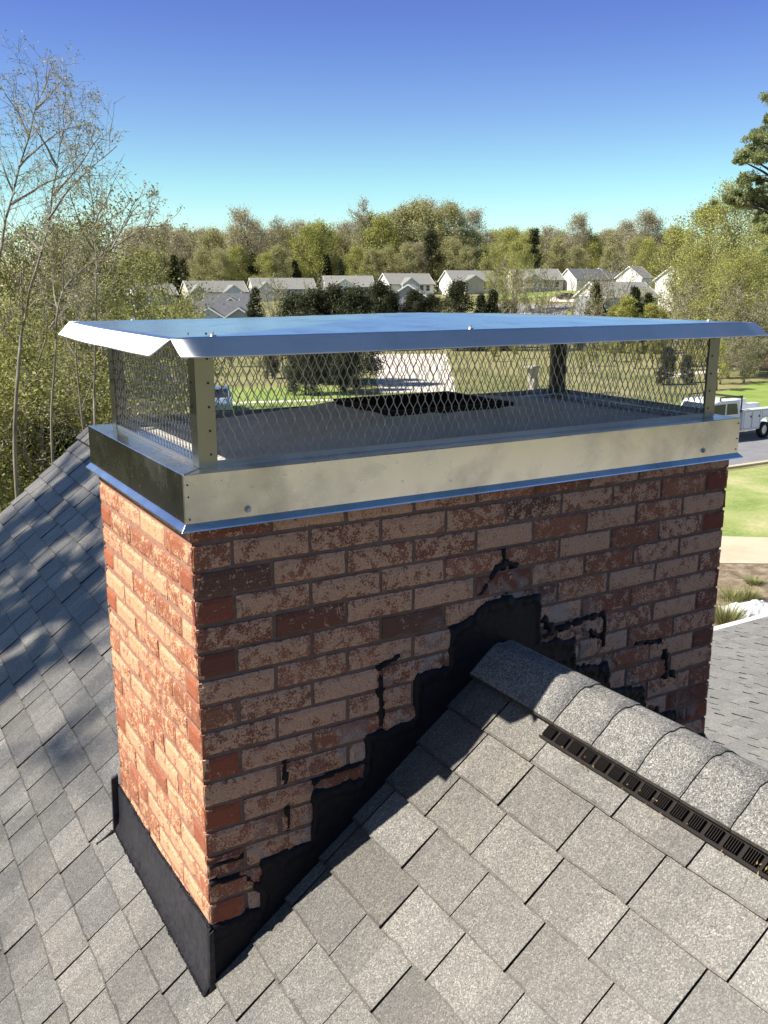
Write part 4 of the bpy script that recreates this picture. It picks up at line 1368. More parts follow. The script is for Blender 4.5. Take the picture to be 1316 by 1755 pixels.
# ---- the big pine at the right edge
def clump_tree(name, base, trunk_pts, trunk_r, clumps, m_bark, m_leaf, leaf, per, seed, label, cat='tree', flat=.5):
    r = np.random.default_rng(seed)
    root = empty(name, base, 0, label, cat)
    B_ = Vector(base)
    mb = MB(); mb.tube([Vector(p) - B_ for p in trunk_pts], [trunk_r * (1 - .7 * i / (len(trunk_pts) - 1)) for i in range(len(trunk_pts))], 8)
    mb.build('trunk', m_bark, root, smooth=True)
    mb = MB(); Cs = []; sh = []
    for (c, rad) in clumps:
        c = Vector(c)
        best = min((Vector(p) for p in trunk_pts), key=lambda p: (p - c).length + abs(p.z - (c.z - 1.0)) * 2)
        mid = best.lerp(c, .5) + Vector((0, 0, .25 * rad))
        mb.tube([best - B_, mid - B_, c - B_], [trunk_r * .28, trunk_r * .17, .02], 5, caps=False)
        ns = 9
        for k in range(ns):
            o = Vector(r.normal(size=3)) * rad * .55; o.z *= flat
            e = c + o
            mb.tube([c.lerp(mid, .3) - B_, e - B_], [.03, .008], 3, caps=False)
            n = per // ns; tone = r.uniform(.15, .85)
            u = rnd_unit(r, n) * (r.random((n, 1)) ** .5) * rad * .42
            u[:, 2] *= .75
            Cs.append(np.array(tuple(e - B_)) + u); sh.append(np.clip(tone + r.normal(size=n) * .15, 0, 1))
    mb.build('branches', m_bark, root)
    V, F, c = leaf_quads(r, np.concatenate(Cs), leaf, np.concatenate(sh), .22)
    np_mesh('needles', V, F, c, m_leaf, root)
    return root
DP = 46
tb = at(1362, 489, DP); tb.z = GZ
tps = [tb, at(1358, 560, DP), at(1352, 460, DP), at(1350, 380, DP), at(1346, 320, DP), at(1342, 260, DP), at(1340, 200, DP), at(1338, 150, DP)]
cl = [(1318, 205, .45), (1310, 235, .9), (1292, 242, .55), (1303, 262, 1.0), (1283, 270, .8), (1268, 274, .4), (1318, 270, .9), (1280, 310, .6), (1300, 306, .5), (1262, 330, .4), (1292, 330, .9), (1272, 346, .8),
      (1250, 344, .5), (1312, 345, .9), (1244, 338, .3), (1306, 372, .45), (1318, 392, .5), (1340, 300, 1.0), (1352, 230, 1.2), (1360, 340, 1.2), (1340, 170, .9), (1365, 280, 1.1), (1330, 420, .7)]
rr = random.Random(8)
clm = [(at(px, py, DP + rr.uniform(-.9, .9)), rad * .78) for px, py, rad in cl]
clump_tree('pine_tree', tb, tps, .30, clm, M['bark_dark'], M['leaf_pine'], .10, 1050, 51, 'large pine whose branches reach in at the upper right corner')

# ---- near thin-branched budding trees on the left
def budding(name, seed, d, stems, label, group=None, buds=1.0, rad0=.075, twig=.55):
    r = np.random.default_rng(seed)
    lowest = max(stems[0], key=lambda q: q[1])
    base = at(lowest[0], 489, d); base.z = GZ
    root = empty(name, base, 0, label, 'tree')
    mbT = MB(); mbB = MB(); tips = []
    sk = Skel()
    for si, st in enumerate(stems):
        pts = [at(px, py, d + r.normal() * .25) for px, py in st]
        if si == 0:
            pts = [base + Vector((0, 0, 0))] + [base.lerp(pts[0], .5) + Vector(r.normal(size=3)) * .15] + pts
        # smooth & subdivide
        fine = []
        for i in range(len(pts) - 1):
            for k in range(4): fine.append(pts[i].lerp(pts[i + 1], k / 4) + Vector(r.normal(size=3)) * .012)
        fine.append(pts[-1])
        # relax
        for it in range(2):
            fine = [fine[0]] + [(fine[i - 1] + fine[i] * 2 + fine[i + 1]) / 4 for i in range(1, len(fine) - 1)] + [fine[-1]]
        n = len(fine)
        rd0 = rad0 * (.44 if si == 0 else .26)
        (mbT if si == 0 else mbB).tube(fine, [max(rd0 * (1 - i / (n - 1)) ** .8, .007) for i in range(n)], 6, caps=False)
        tot = sum((fine[i + 1] - fine[i]).length for i in range(n - 1))
        start = .35 if si == 0 else .25
        m = int(tot * 4.2)
        for k in range(m):
            t = start + (1 - start) * (k + r.random()) / m
            i = min(int(t * (n - 1)), n - 2); p = fine[i].lerp(fine[i + 1], t * (n - 1) - i)
            if p.z < -3 and r.random() < .6: continue
            dirn = (fine[i + 1] - fine[i]).normalized()
            side = Vector(r.normal(size=3)); side -= dirn * side.dot(dirn); side.normalize()
            ln = twig * (1.5 - .9 * t) * r.uniform(.6, 1.5)
            branch(sk, r, p, dirn * .7 + side * .75, ln * 1.35, .0065, 1, 2 if r.random() < .55 else 3, 3, .03, .14, .6)
    for pts, rd, lv in sk.lines:
        mbB.tube(pts, [max(x, .0024) for x in rd], 3, caps=False)
    mbT.build('trunk', M['bark_pale'], root, smooth=True)
    mbB.build('branches', M['bark_pale'], root)
    T = np.array([tuple(t) for t in sk.tips]); nb = int(len(T) * 1.2 * buds)
    idx = r.integers(0, len(T), nb)
    C = T[idx] + r.normal(size=(nb, 3)) * .035
    V, F, c = leaf_quads(r, C, .021, r.random(nb), .45)
    V = V - np.array(tuple(base)); 
    np_mesh('buds', V, F, c, M['leaf_bud'], root)
    for o in root.children:
        if o.name.split('.')[0] in ('trunk', 'branches'):
            o.data.transform(Matrix.Translation(-base))
    return root
budding('budding_tree', 61, 15, [[(22, 760), (30, 640), (38, 558), (50, 501), (69, 434), (84, 378), (89, 334), (97, 287), (110, 214), (117, 182)],
        [(84, 378), (110, 334), (144, 300), (167, 277), (200, 250)], [(97, 287), (80, 250), (55, 215), (30, 178)], [(69, 434), (40, 400), (10, 380)],
        [(90, 334), (120, 305), (150, 262), (172, 232)]], 'tall thin budding tree with pale forked trunk leaning right at the left edge')
budding('budding_tree', 62, 16.5, [[(-30, 640), (-12, 520), (0, 431), (8, 384), (23, 331), (32, 287), (50, 234), (60, 187), (80, 140), (92, 113)],
        [(20, 350), (67, 317), (100, 305), (134, 294)], [(50, 234), (30, 190), (8, 160)], [(60, 187), (90, 160), (104, 140)], [(23, 331), (5, 290), (-10, 250)], [(32, 287), (60, 255), (100, 225), (140, 215)]],
        'tallest thin budding tree whose top twigs stand against the blue sky')
budding('budding_tree', 63, 14, [[(160, 720), (164, 620), (164, 535), (165, 434), (162, 384), (160, 347), (152, 300)], [(165, 434), (140, 400), (128, 360), (120, 330)], [(164, 460), (187, 424), (214, 387), (228, 350), (236, 340)], [(162, 384), (178, 350), (190, 325)]],
        'straight budding tree with upright trunk left of the lid screw', None, 1.2, .05, .4)
budding('budding_tree', 64, 13, [[(84, 760), (92, 640), (97, 531), (107, 494), (150, 454), (187, 428), (217, 411), (254, 387), (290, 385)], [(97, 531), (90, 480), (97, 440), (98, 400)], [(107, 494), (110, 450), (112, 410)], [(187, 428), (205, 400), (222, 372), (236, 352)]],
        'thin tree with a long branch arching right over the lid corner', None, .8, .045, .32)
budding('budding_tree', 65, 19, [[(-10, 800), (20, 720), (60, 640), (85, 560), (70, 470), (50, 430)], [(60, 640), (30, 590), (5, 560)], [(85, 560), (120, 520), (150, 500)]],
        'crooked grey tree low down at the left edge of the picture', None, .7, .09, .5)
budding('budding_tree', 66, 17, [[(150, 800), (140, 700), (128, 610), (135, 540), (120, 470), (125, 420)], [(140, 700), (165, 640), (180, 600)], [(128, 610), (105, 560), (100, 500)]],
        'pale slender tree under the left corner of the lid', None, .7, .06, .45)
# olive green leafy trees filling the left
O1 = make_tree('leafy_tree', 71, 10, 3.0, .10, M['bark_pale'], M['leaf_olive'], 26, 5, 2, 19000, .055, .14, 'round', .22, .012, .04, multi=2)
O2 = make_tree('leafy_tree', 72, 9, 2.6, .12, M['bark_pale'], M['leaf_olive'], 24, 5, 2, 15000, .05, .12, 'vase', .22, .012, .04, multi=3)
ol = [(O1, 40, 34, 428, 'olive green leafy tree at the far left behind the pale trunks'), (O2, 138, 33, 388, 'highest olive green leafy tree behind the thin budding trees'), (O1, 92, 40, 425, 'olive green leafy tree between the two taller ones on the left'),
      (O2, 196, 36, 420, 'olive leafy tree left of the first far house'), (O1, 232, 44, 470, 'low olive thicket tree covering the first far house'), (O2, -20, 36, 420, 'olive tree cut off by the left picture edge'),
      (O1, 170, 27, 520, 'leafy tree under the left corner of the lid'), (O2, 60, 26, 560, 'leafy undergrowth tree low at the left above the roof edge'), (O1, 0, 24, 600, 'dark leafy tree at the left edge beside the roof'),
      (O2, 120, 25, 600, 'leafy tree beside the upper left end of the roof edge'), (O1, 268, 52, 515, 'low leafy tree just above the left end of the lid'), (O2, 310, 58, 520, 'low olive tree left of the two grey gabled roofs'),
      (O1, 215, 30, 560, 'leafy tree behind the left mesh screen'), (O2, 390, 90, 555, 'olive tree behind the mesh above the blue car'), (O1, 440, 84, 560, 'olive tree behind the mesh at the end of the green lawn')]
sO = set()
for (t, px, d, top, lb) in ol:
    place(t, px, d, lb, 'tree', None, t.name not in sO, top); sO.add(t.name)
place(DT_ := make_tree('red_leaf_tree', 73, 4.5, 1.8, .2, M['bark_dark'], M['leaf_red'], 16, 4, 2, 2600, .05, .08, 'vase', .15, .01), 322, 56, 'small maroon leaved tree seen through the mesh beside the left post', 'tree', None, True, 615)
del_h(DT_)
place(K1, 8, 21, 'dark bushy evergreen at the left picture edge above the roof', 'shrub', None, False, 735)
place(K1, 60, 24, 'dark bush in shade behind the pale branches on the left', 'shrub', None, False, 740)
place(O1, 12, 19, 'leafy olive bush tree lowest at the left picture edge above the roof', 'tree', None, False, 640, wide=1.2)
place(O2, 62, 20, 'leafy olive bush tree low between the pale trunks above the roof edge', 'tree', None, False, 660, wide=1.3)
place(O1, 108, 21, 'leafy olive bush tree just left of the steel skirt', 'tree', None, False, 650, wide=1.2)
for i, (x, y, s) in enumerate(((-7, 13, .75), (-10, 17, .9), (-5.5, 19, .8), (-13, 12, .9), (-9, 24, 1.0), (-3.5, 25, .9), (-15, 22, 1.1), (-18, 14, 1.1), (-11, 30, 1.2), (-18, 32, 1.3), (-6, 34, 1.2))):
    o = copy_thing(K1, (x, y, GZ), i * 1.1, s); tag(o, None, 'shrub', 'evergreens beside the house outside the view')
    o['label'] = 'dark evergreen left of the house out of view'
for i, (x, y, s) in enumerate(((32, -44, 2.0), (43, -38, 2.1), (52, -40, 2.3), (16, -50, 2.2), (40, -52, 2.4), (62, -30, 2.2), (26, -56, 2.2), (66, -42, 2.4), (56, -22, 1.8), (4, -50, 2.3), (70, -16, 2.3))):
    o = copy_thing(K1 if i % 3 else O1, (x, y, GZ), i * 1.7, s * (1 if i % 3 else .8)); tag(o, None, 'tree', 'tall trees behind the photographer')
    o['label'] = 'tall tree in the back garden out of view'
# trees left of and behind the photographer, standing beside the house
for i, (x, y, s, t) in enumerate(((-16, -4, 1.3, O1), (-19, 6, 1.5, O2), (-13, -12, 1.4, O2), (-3, -17, 1.4, O1), (-22, 15, 1.6, O1), (-14, 20, 1.4, O2), (-9, -16, 1.5, K1), (-18, 1, 1.5, K1), (-12, 13, 1.6, K1), (-6, -24, 1.7, K1))):
    o = copy_thing(t, (x, y, GZ), i * 1.3, s); tag(o, None, 'tree', 'trees around the back of the house outside the view')
    o['label'] = 'garden tree beside the house out of view behind the photographer'
# pine to the left whose shade falls on the roof
d_ = -SUN
def roof_pt(px, py):
    r = ray(px, py); n = Vector((-SL, 0, 1)); c = RZ - RX * SL
    return CAM + r * ((c - n.dot(CAM)) / n.dot(r))
shade = [(128, 835, .30), (95, 845, .22), (150, 880, .25), (110, 890, .3), (70, 915, .25), (45, 935, .22), (150, 960, .14), (165, 985, .14), (100, 975, .16), (75, 1000, .2), (120, 1010, .12), (95, 1045, .12),
         (50, 1060, .2), (30, 1085, .18), (140, 1060, .10), (45, 1140, .2), (15, 1175, .2), (5, 1105, .2), (20, 960, .14), (140, 800, .2), (60, 1035, .14), (130, 1040, .1), (170, 1030, .1)]
rr = random.Random(9); clm = []
for px, py, rad in shade:
    p = roof_pt(px, py); clm.append((p + SUN * (9.0 + rr.uniform(-.8, .8)), rad * .62))
cxm = sum((c for c, _ in clm), Vector()) / len(clm)
for k in range(8):
    clm.append((cxm + Vector((rr.uniform(-2.8, -1.6), rr.uniform(1.5, 3.5), rr.uniform(.5, 3.0))), .5))
tb = Vector((cxm.x - 1.6, cxm.y + 1.6, GZ))
tps = [tb + Vector((0, 0, z)) for z in (0, 3, 6, 8.5, 11, 13, 15, 17)]
clump_tree('pine_tree', tb, tps, .2, clm, M['bark_dark'], M['leaf_pine'], .07, 900, 52, 'pine left of the house casting its shade on the shingles')
for o in (A, B, Cc, D, Ee, F5, S2, K1, K2, SP, O1, O2): del_h(o)
for o in bpy.data.objects:
    if 'h' in o: del o['h']

# ================================================================== FAR HOUSES
def far_house(px, d, width, top, rot, wallm, roofm, label, depth=8.5, gables=(), wins=(), endm=None, wall_h=2.7, rise=2.6, door=None, base=None, overhang=.45):
    p = at(px, 489, d)
    tz = at(px, top, d).z
    bz = tz - wall_h - rise
    view = math.atan2(p.x - CAM.x, p.y - CAM.y)
    root = empty('house', (p.x, p.y, bz), -view + math.radians(rot), label, 'house')
    w2 = width / 2; dp = depth
    mb = MB(); mb.box((-w2, 0, -3.5), (w2, dp, wall_h)); mb.build('wall', wallm, root)
    # roof with ridge along X
    mb = MB(); oh = overhang; sl = rise / (dp / 2); t = .16
    y0, ym, y1 = -oh, dp / 2, dp + oh
    z0 = wall_h - oh * sl
    prof = [(y0, z0 + .02), (ym, wall_h + rise), (y1, z0 + .02), (y1, z0 - t), (ym, wall_h + rise - t), (y0, z0 - t)]
    x0, x1 = -w2 - .3, w2 + .3
    for (a, b, c, e) in ((0, 1, 4, 5), (1, 2, 3, 4)):
        mb.prism([prof[i] for i in (a, b, c, e)][::-1], 'x', x0, x1)
    rf = mb.build('roof', roofm, root)
    # gable ends
    for x, s in ((-w2, 1), (w2, -1)):
        mb = MB(); mb.prism([(0.02, wall_h - .02), (dp - .02, wall_h - .02), (dp / 2, wall_h + rise - t - .02)], 'x', min(x, x + s * .1) - (.03 if s > 0 else -.03), max(x, x + s * .1) - (.03 if s > 0 else -.03))
        mb.build('gable', endm or wallm, root)
    # white rake trim on the ends
    for x in (x0 - .06, x1 + .02):
        mb = MB()
        mb.prism([(y0, z0 + .04), (ym, wall_h + rise + .04), (ym, wall_h + rise - .22), (y0, z0 - .22)][::-1], 'x', x, x + .05)
        mb.prism([(ym, wall_h + rise + .04), (y1, z0 + .04), (y1, z0 - .22), (ym, wall_h + rise - .22)][::-1], 'x', x, x + .05)
        mb.build('rake_trim', M['white_paint'], rf)
    for (gx, gw, gd, gh, gm) in gables:
        # small front gable: box + roof with ridge along Y
        hw = gw / 2
        mb = MB(); mb.box((gx - hw, -gd, -3.5), (gx + hw, -.01, wall_h - .25)); mb.prism([(gx - hw, wall_h - .25), (gx + hw, wall_h - .25), (gx, wall_h - .25 + gh)], 'y', -gd, -.01)
        mb.build('porch_gable', gm, root)
        mb = MB(); s2 = gh / hw; e = .35
        for sg in (-1, 1):
            a = [(gx, wall_h - .25 + gh + .16), (gx + sg * (hw + e), wall_h - .25 - e * s2 + .16), (gx + sg * (hw + e), wall_h - .25 - e * s2), (gx, wall_h - .25 + gh)]
            if sg > 0: a = a[::-1]
            mb.prism(a, 'y', -gd - e, dp * .40)
        mb.build('porch_roof', roofm, root)
        mb = MB()
        for sg in (-1, 1):
            a = [(gx, wall_h - .25 + gh + .18), (gx + sg * (hw + e), wall_h - .25 - e * s2 + .18), (gx + sg * (hw + e), wall_h - .25 - e * s2 - .04), (gx, wall_h - .25 + gh - .04)]
            if sg > 0: a = a[::-1]
            mb.prism(a, 'y', -gd - e - .06, -gd - e - .01)
        mb.build('rake_trim', M['white_paint'], root)
    for (wx, wz, ww, wh, yy) in [w for w in wins if abs(w[0]) < w2 - .6]:
        mb = MB(); mb.box((wx - ww / 2 - .1, yy - .06, wz - .1), (wx + ww / 2 + .1, yy - .01, wz + wh + .1)); fr = mb.build('window', M['white_paint'], root)
        mb = MB(); mb.box((wx - ww / 2, yy - .09, wz), (wx + ww / 2, yy - .065, wz + wh / 2 - .03)); mb.box((wx - ww / 2, yy - .09, wz + wh / 2 + .03), (wx + ww / 2, yy - .065, wz + wh)); mb.build('pane', M['glass'], fr)
    if door is not None:
        mb = MB(); mb.box((door - .5, -.07, 0), (door + .5, -.01, 2.1)); mb.build('door', M['siding_grey'], root)
    mb = MB(); mb.tube([(w2 * .4, dp * .7, wall_h + rise * .5), (w2 * .4, dp * .7, wall_h + rise + .3)], [.08, .08], 8); mb.build('vent_pipe', M['white_paint'], rf)
    return root
Wn = [(-3.6, .8, 1.0, 1.4, 0), (-1.4, .8, 1.0, 1.4, 0), (3.8, .8, 1.2, 1.4, 0)]
def G(gx, gw, m): return (gx, gw, 1.6, 1.7, m)
far_house(266, 250, 11, 486, 14, M['siding_white'], M['roof_grey'], 'leftmost far house with grey roof and small pale gable, half hidden by olive bushes', gables=[G(0, 4.2, M['siding_blue'])], wins=Wn)
far_house(374, 250, 15.5, 481, 16, M['siding_tan'], M['roof_grey'], 'long far house with grey roof above the two darker grey gabled roofs', gables=[G(-5.6, 3.6, M['siding_grey']), G(3.6, 4.8, M['siding_blue'])], wins=[(-2, .8, 1, 1.4, 0), (0, .8, 1, 1.4, 0)], endm=M['siding_cream'])
far_house(488, 250, 16.5, 476, 12, M['siding_grey'], M['roof_grey'], 'long far house with grey roof between the cedar and the porch house', gables=[G(-5.2, 3.8, M['siding_blue'])], wins=[(-1.6, .8, 1, 1.4, 0), (1.0, .8, 1.0, 1.4, 0), (5.6, .8, 1.2, 1.5, 0)], endm=M['siding_cream'])
far_house(600, 248, 12.5, 472, 8, M['siding_grey'], M['roof_grey'], 'far house with a white framed porch gable in the middle of its front', gables=[(-1.6, 6.4, 1.8, 1.9, M['siding_white'])], wins=[(-3.3, .7, .9, 1.4, -1.8), (-1.6, .7, .9, 1.4, -1.8), (.1, .7, .9, 1.4, -1.8), (4.8, .8, 1, 1.4, 0)])
far_house(706, 250, 12.6, 468, 24, M['siding_white'], M['roof_grey'], 'far house with white left gable just left of the wood skyline gap', gables=[(-1.0, 4.4, 1.6, 1.6, M['siding_blue'])], wins=[(-1.0, .7, 1.6, 1.3, -1.6), (2.8, .8, 1, 1.4, 0), (4.6, .8, 1, 1.4, 0)])
far_house(815, 250, 13.2, 463, 26, M['siding_white'], M['roof_grey'], 'far house with white left gable and dark windows behind the budding tree', gables=[(-1.0, 5.2, 1.6, 1.5, M['siding_tan'])], wins=[(2.6, .4, 1.0, 2.0, 0), (4.4, .6, 1.0, 1.5, 0), (5.8, .6, .9, 1.5, 0)])
far_house(925, 250, 13.4, 460, 26, M['siding_tan'], M['roof_grey'], 'far house with cream left gable behind the thin saplings', gables=[(-2.4, 5.2, 1.4, 1.4, M['siding_grey'])], wins=[(1.6, .6, 1, 1.5, 0), (3.2, .6, 1, 1.5, 0), (4.9, .6, 1, 1.5, 0)], endm=M['siding_cream'])
far_house(1015, 252, 9.5, 460, 34, M['siding_white'], M['roof_dark'], 'far house with tall white gable end and dark slate roof', wins=[(0, .8, 1, 1.3, 0), (2.4, .8, 1, 1.3, 0)])
far_house(1070, 262, 10.5, 459, 34, M['siding_white'], M['roof_dark'], 'dark slate roofed far house right behind the one with the tall white gable', wins=[(0, .8, 1, 1.3, 0)])
far_house(1108, 248, 5.5, 456, 62, M['siding_white'], M['roof_grey'], 'small white gable showing at the edge of the yellow green trees', depth=7)
far_house(1203, 200, 8, 455, 50, M['siding_white'], M['roof_grey'], 'white gabled house almost hidden inside the yellow green trees')
far_house(1085, 170, 11.5, 483, 40, M['siding_grey'], M['roof_grey'], 'nearer grey house with broad gable behind the dark spruces', gables=[], rise=2.4, endm=M['siding_white'])
far_house(392, 180, 9.5, 503, -4, M['siding_grey'], M['roof_dark'], 'grey gabled roof behind the lower double gable on the left', gables=[(.4, 6.4, 2.2, 2.0, M['siding_grey'])], wins=[(.4, 1.9, .6, .6, -2.2)])
far_house(382, 160, 10.5, 516, -6, M['siding_blue'], M['roof_dark'], 'nearest double gabled grey house just above the left part of the lid', gables=[(-2.3, 5.6, 1.8, 1.7, M['siding_blue']), (2.7, 5.2, 2.6, 1.7, M['siding_grey'])], wins=[(2.7, 1.9, .6, .6, -2.6)])
far_house(738, 170, 6.8, 487, 86, M['siding_grey'], M['roof_grey'], 'grey gable end with sloping roof above the row of evergreens', depth=7.4, rise=2.3)
# house behind the tree tangle on the left
far_house(168, 50, 7.4, 606, 18, M['siding_tan'], M['roof_grey'], 'neighbouring grey roofed house seen through the tree tangle at the left', gables=[], wins=[(-2.2, .7, 1.2, 1.3, 0), (1.5, .7, 1.2, 1.3, 0)], rise=1.9, wall_h=2.4)
far_house(45, 56, 6.0, 690, -20, M['siding_white'], M['roof_grey'], 'small white shed glimpsed between pale trunks at the left edge', depth=5, rise=1.2, wall_h=2.2, wins=[(0, .8, .9, 1.1, 0)])

# ---- far street, drive and lawns on the slope
def draped(name, quad, m, n=14, lift=.06):
    """quad: four (px column, distance) corners"""
    P_ = [at(px, 489, d) for px, d in quad]
    mb = MB()
    for j in range(n + 1):
        for i in range(n + 1):
            u, v = i / n, j / n
            p = P_[0].lerp(P_[1], u).lerp(P_[3].lerp(P_[2], u), v)
            mb.v.append((p.x, p.y, ground_z(p.x, p.y) + lift)); mb.c.append((1, 1, 1, 1))
    for j in range(n):
        for i in range(n):
            a = j * (n + 1) + i; mb.f.append((a, a + 1, a + n + 2, a + n + 1)); mb.m.append(0)
    o = mb.build(name, m, smooth=True); return tag(o, kind='structure')
draped('far_street', [(835, 205), (965, 200), (985, 216), (835, 222)], M['street'])
draped('far_driveway', [(940, 222), (1030, 218), (1030, 232), (955, 236)], M['sand'], lift=.09)
draped('far_lawn', [(840, 226), (1060, 238), (1060, 246), (840, 244)], M['lawn_green'], lift=.12)

# ================================================================== VEHICLES
def wheel(parent, x, y, r, w, side):
    mb = MB()
    prof = [(r * .62, 0), (r * .97, 0), (r, w * .2), (r, w * .8), (r * .97, w), (r * .62, w)]
    n = 28
    for k in range(n):
        t = 2 * math.pi * k / n
        for (rd, yy) in prof: mb.v.append((x + math.cos(t) * rd, y + side * yy, r + math.sin(t) * rd)); mb.c.append((1, 1, 1, 1))
    m_ = len(prof)
    for k in range(n):
        k2 = (k + 1) % n
        for j in range(m_ - 1):
            f = (k * m_ + j, k * m_ + j + 1, k2 * m_ + j + 1, k2 * m_ + j); mb.f.append(f); mb.m.append(0)
    wh = mb.build('wheel', M['tyre'], parent, smooth=True)
    mb = MB()
    mb.tube([(x, y + side * w * .25, r), (x, y + side * w * .55, r)], [r * .62, r * .62], 24)
    mb.tube([(x, y + side * w * .55, r), (x, y + side * w * .8, r)], [r * .25, r * .18], 12)
    for k in range(8):
        t = 2 * math.pi * k / 8
        mb.tube([(x + math.cos(t) * r * .42, y + side * w * .56, r + math.sin(t) * r * .42), (x + math.cos(t) * r * .42, y + side * w * .60, r + math.sin(t) * r * .42)], [r * .09, r * .09], 8)
    mb.build('rim', M['rim'], wh)
    return wh
# white service truck, nose to the left (towards -X)
truck = empty('utility_truck', (37.3, 29.45, GZ + .02), 0, 'white utility truck with service body and ladder rack parked on the road', 'truck')
mb = MB()
Wt = 1.0
cabp = [(-3.3, .55), (-3.35, 1.05), (-3.15, 1.22), (-1.95, 1.32), (-1.45, 1.98), (-1.15, 2.06), (.25, 2.06), (.42, 1.95), (.55, 1.30), (.55, .50), (-1.7, .50), (-1.8, .85), (-2.1, 1.0), (-2.5, 1.0), (-2.8, .85), (-2.9, .55)]
mb.prism(cabp, 'y', -Wt, Wt)
mb.build('cab', M['truck_white'], truck, bevel=.06)
mb = MB()
for y in (-Wt - .015, Wt - .005):
    mb.prism([(-1.78, 1.36), (-1.38, 1.88), (-.62, 1.90), (-.62, 1.36)], 'y', y, y + .02); mb.prism([(-.50, 1.36), (-.50, 1.90), (.18, 1.88), (.34, 1.36)], 'y', y, y + .02)
mb.build('side_window', M['glass'], truck)
mb = MB(); mb.add([(-1.93, -.85, 1.36), (-1.93, .85, 1.36), (-1.49, .8, 1.93), (-1.49, -.8, 1.93)], [(0, 1, 2, 3)]); mb.build('windscreen', M['glass'], truck)
mb = MB()
for s in (-1, 1):
    y0, y1 = (s * 1.08, s * .62) if s < 0 else (.62, 1.08)
    mb.prism([(.66, .52), (.66, 1.52), (4.05, 1.52), (4.05, .62), (3.05, .62), (2.98, .9), (2.75, 1.06), (2.25, 1.06), (2.02, .9), (1.95, .52)], 'y', y0, y1)
mb.box((.66, -.62, .60), (4.05, .62, .72)); mb.box((.66, -.62, .72), (.74, .62, 1.40))
body = mb.build('service_body', M['truck_white'], truck, bevel=.02)
mb = MB(); mb.box((.70, .60, 1.52), (2.9, 1.08, 1.80)); mb.build('tool_chest', M['truck_white'], truck, bevel=.02)
mb = MB()
for (x0, x1, z0, z1) in ((.72, 1.30, .58, 1.46), (1.34, 1.92, .58, 1.46), (2.06, 2.98, 1.12, 1.46), (3.08, 4.0, .68, 1.46)):
    for (a, b) in (((x0, z0), (x1, z0 + .012)), ((x0, z1 - .012), (x1, z1)), ((x0, z0), (x0 + .012, z1)), ((x1 - .012, z0), (x1, z1))):
        mb.box((a[0], -1.086, a[1]), (b[0], -1.081, b[1]))
for x in (1.22, 1.84, 2.9, 3.92): mb.box((x - .04, -1.10, 1.12), (x + .04, -1.082, 1.22))
mb.build('door_seams', M['black_metal'], body)
mb = MB()
mb.box((.50, -1.0, 2.10), (.58, 1.0, 2.20)); mb.box((-1.0, -1.0, 2.20), (.60, -.95, 2.25)); mb.box((-1.0, .95, 2.20), (.60, 1.0, 2.25))
for y in (-.98, .94): mb.box((.56, y, 1.40), (.62, y + .05, 2.20)); mb.box((-1.0, y, 2.03), (-.95, y + .05, 2.2))
mb.build('ladder_rack', M['black_metal'], truck)
for x in (-2.32, 2.5):
    wheel(truck, x, -1.02, .41, .26, 1); wheel(truck, x, 1.02, .41, .26, -1)
mb = MB(); mb.box((-3.42, -.95, .45), (-3.3, .95, .66)); mb.build('bumper', M['rim'], truck, bevel=.02)
mb = MB(); mb.tube([(-3.38, -.72, .92), (-3.33, -.72, .92)], [.13, .13], 12); mb.build('headlight', M['glass'], truck)
mb = MB(); mb.tube([(-3.38, .72, .92), (-3.33, .72, .92)], [.13, .13], 12); mb.build('headlight', M['glass'], truck)

def car(px, d, rot, paint, label, gz=None):
    p = at(px, 489, d); z = ground_z(p.x, p.y) if gz is None else gz
    root = empty('parked_car', (p.x, p.y, z), math.radians(rot), label, 'car')
    mb = MB(); mb.prism([(-2.2, .3), (-2.25, .72), (-1.9, .88), (-1.1, .95), (1.4, .95), (2.1, .9), (2.25, .7), (2.2, .3)], 'y', -.88, .88); mb.build('body', paint, root, bevel=.08)
    mb = MB(); mb.prism([(-1.15, .94), (-.55, 1.42), (.75, 1.45), (1.55, .94)], 'y', -.74, .74); cb = mb.build('cabin', paint, root, bevel=.06)
    for y in (-.765, .745):
        mb = MB(); mb.prism([(-1.0, .98), (-.52, 1.36), (.72, 1.39), (1.36, .98)], 'y', y, y + .02); mb.build('side_window', M['glass'], cb)
    mb = MB(); mb.add([(-1.19, -.62, .99), (-1.19, .62, .99), (-.64, .6, 1.40), (-.64, -.6, 1.40)], [(0, 1, 2, 3)]); mb.build('windscreen', M['glass'], cb)
    mb = MB(); mb.add([(1.60, -.62, .97), (1.60, .62, .97), (.87, .6, 1.43), (.87, -.6, 1.43)], [(0, 1, 2, 3)]); mb.build('rear_window', M['glass'], cb)
    for x in (-1.4, 1.35):
        wheel(root, x, -.90, .32, .2, 1); wheel(root, x, .90, .32, .2, -1)
    return root
car(364, 58, 70, M['car_blue'], 'pale blue car parked by the green lawn, seen beside the left corner post')
car(972, 226, -20, M['car_dark'], 'dark maroon car parked on the street in front of the cream gabled house')
p = at(1031, 489, 215); bn = empty('litter_bin', (p.x, p.y, ground_z(p.x, p.y)), 0, 'small red bin standing beside the far street', 'bin')
mb = MB(); mb.tube([(0, 0, 0), (0, 0, 1.3)], [.4, .5], 10); mb.build('bin_body', M['red_plastic'], bn)
mb = MB(); mb.tube([(0, 0, 1.3), (0, 0, 1.42)], [.54, .45], 10); mb.build('bin_lid', M['red_plastic'], bn)
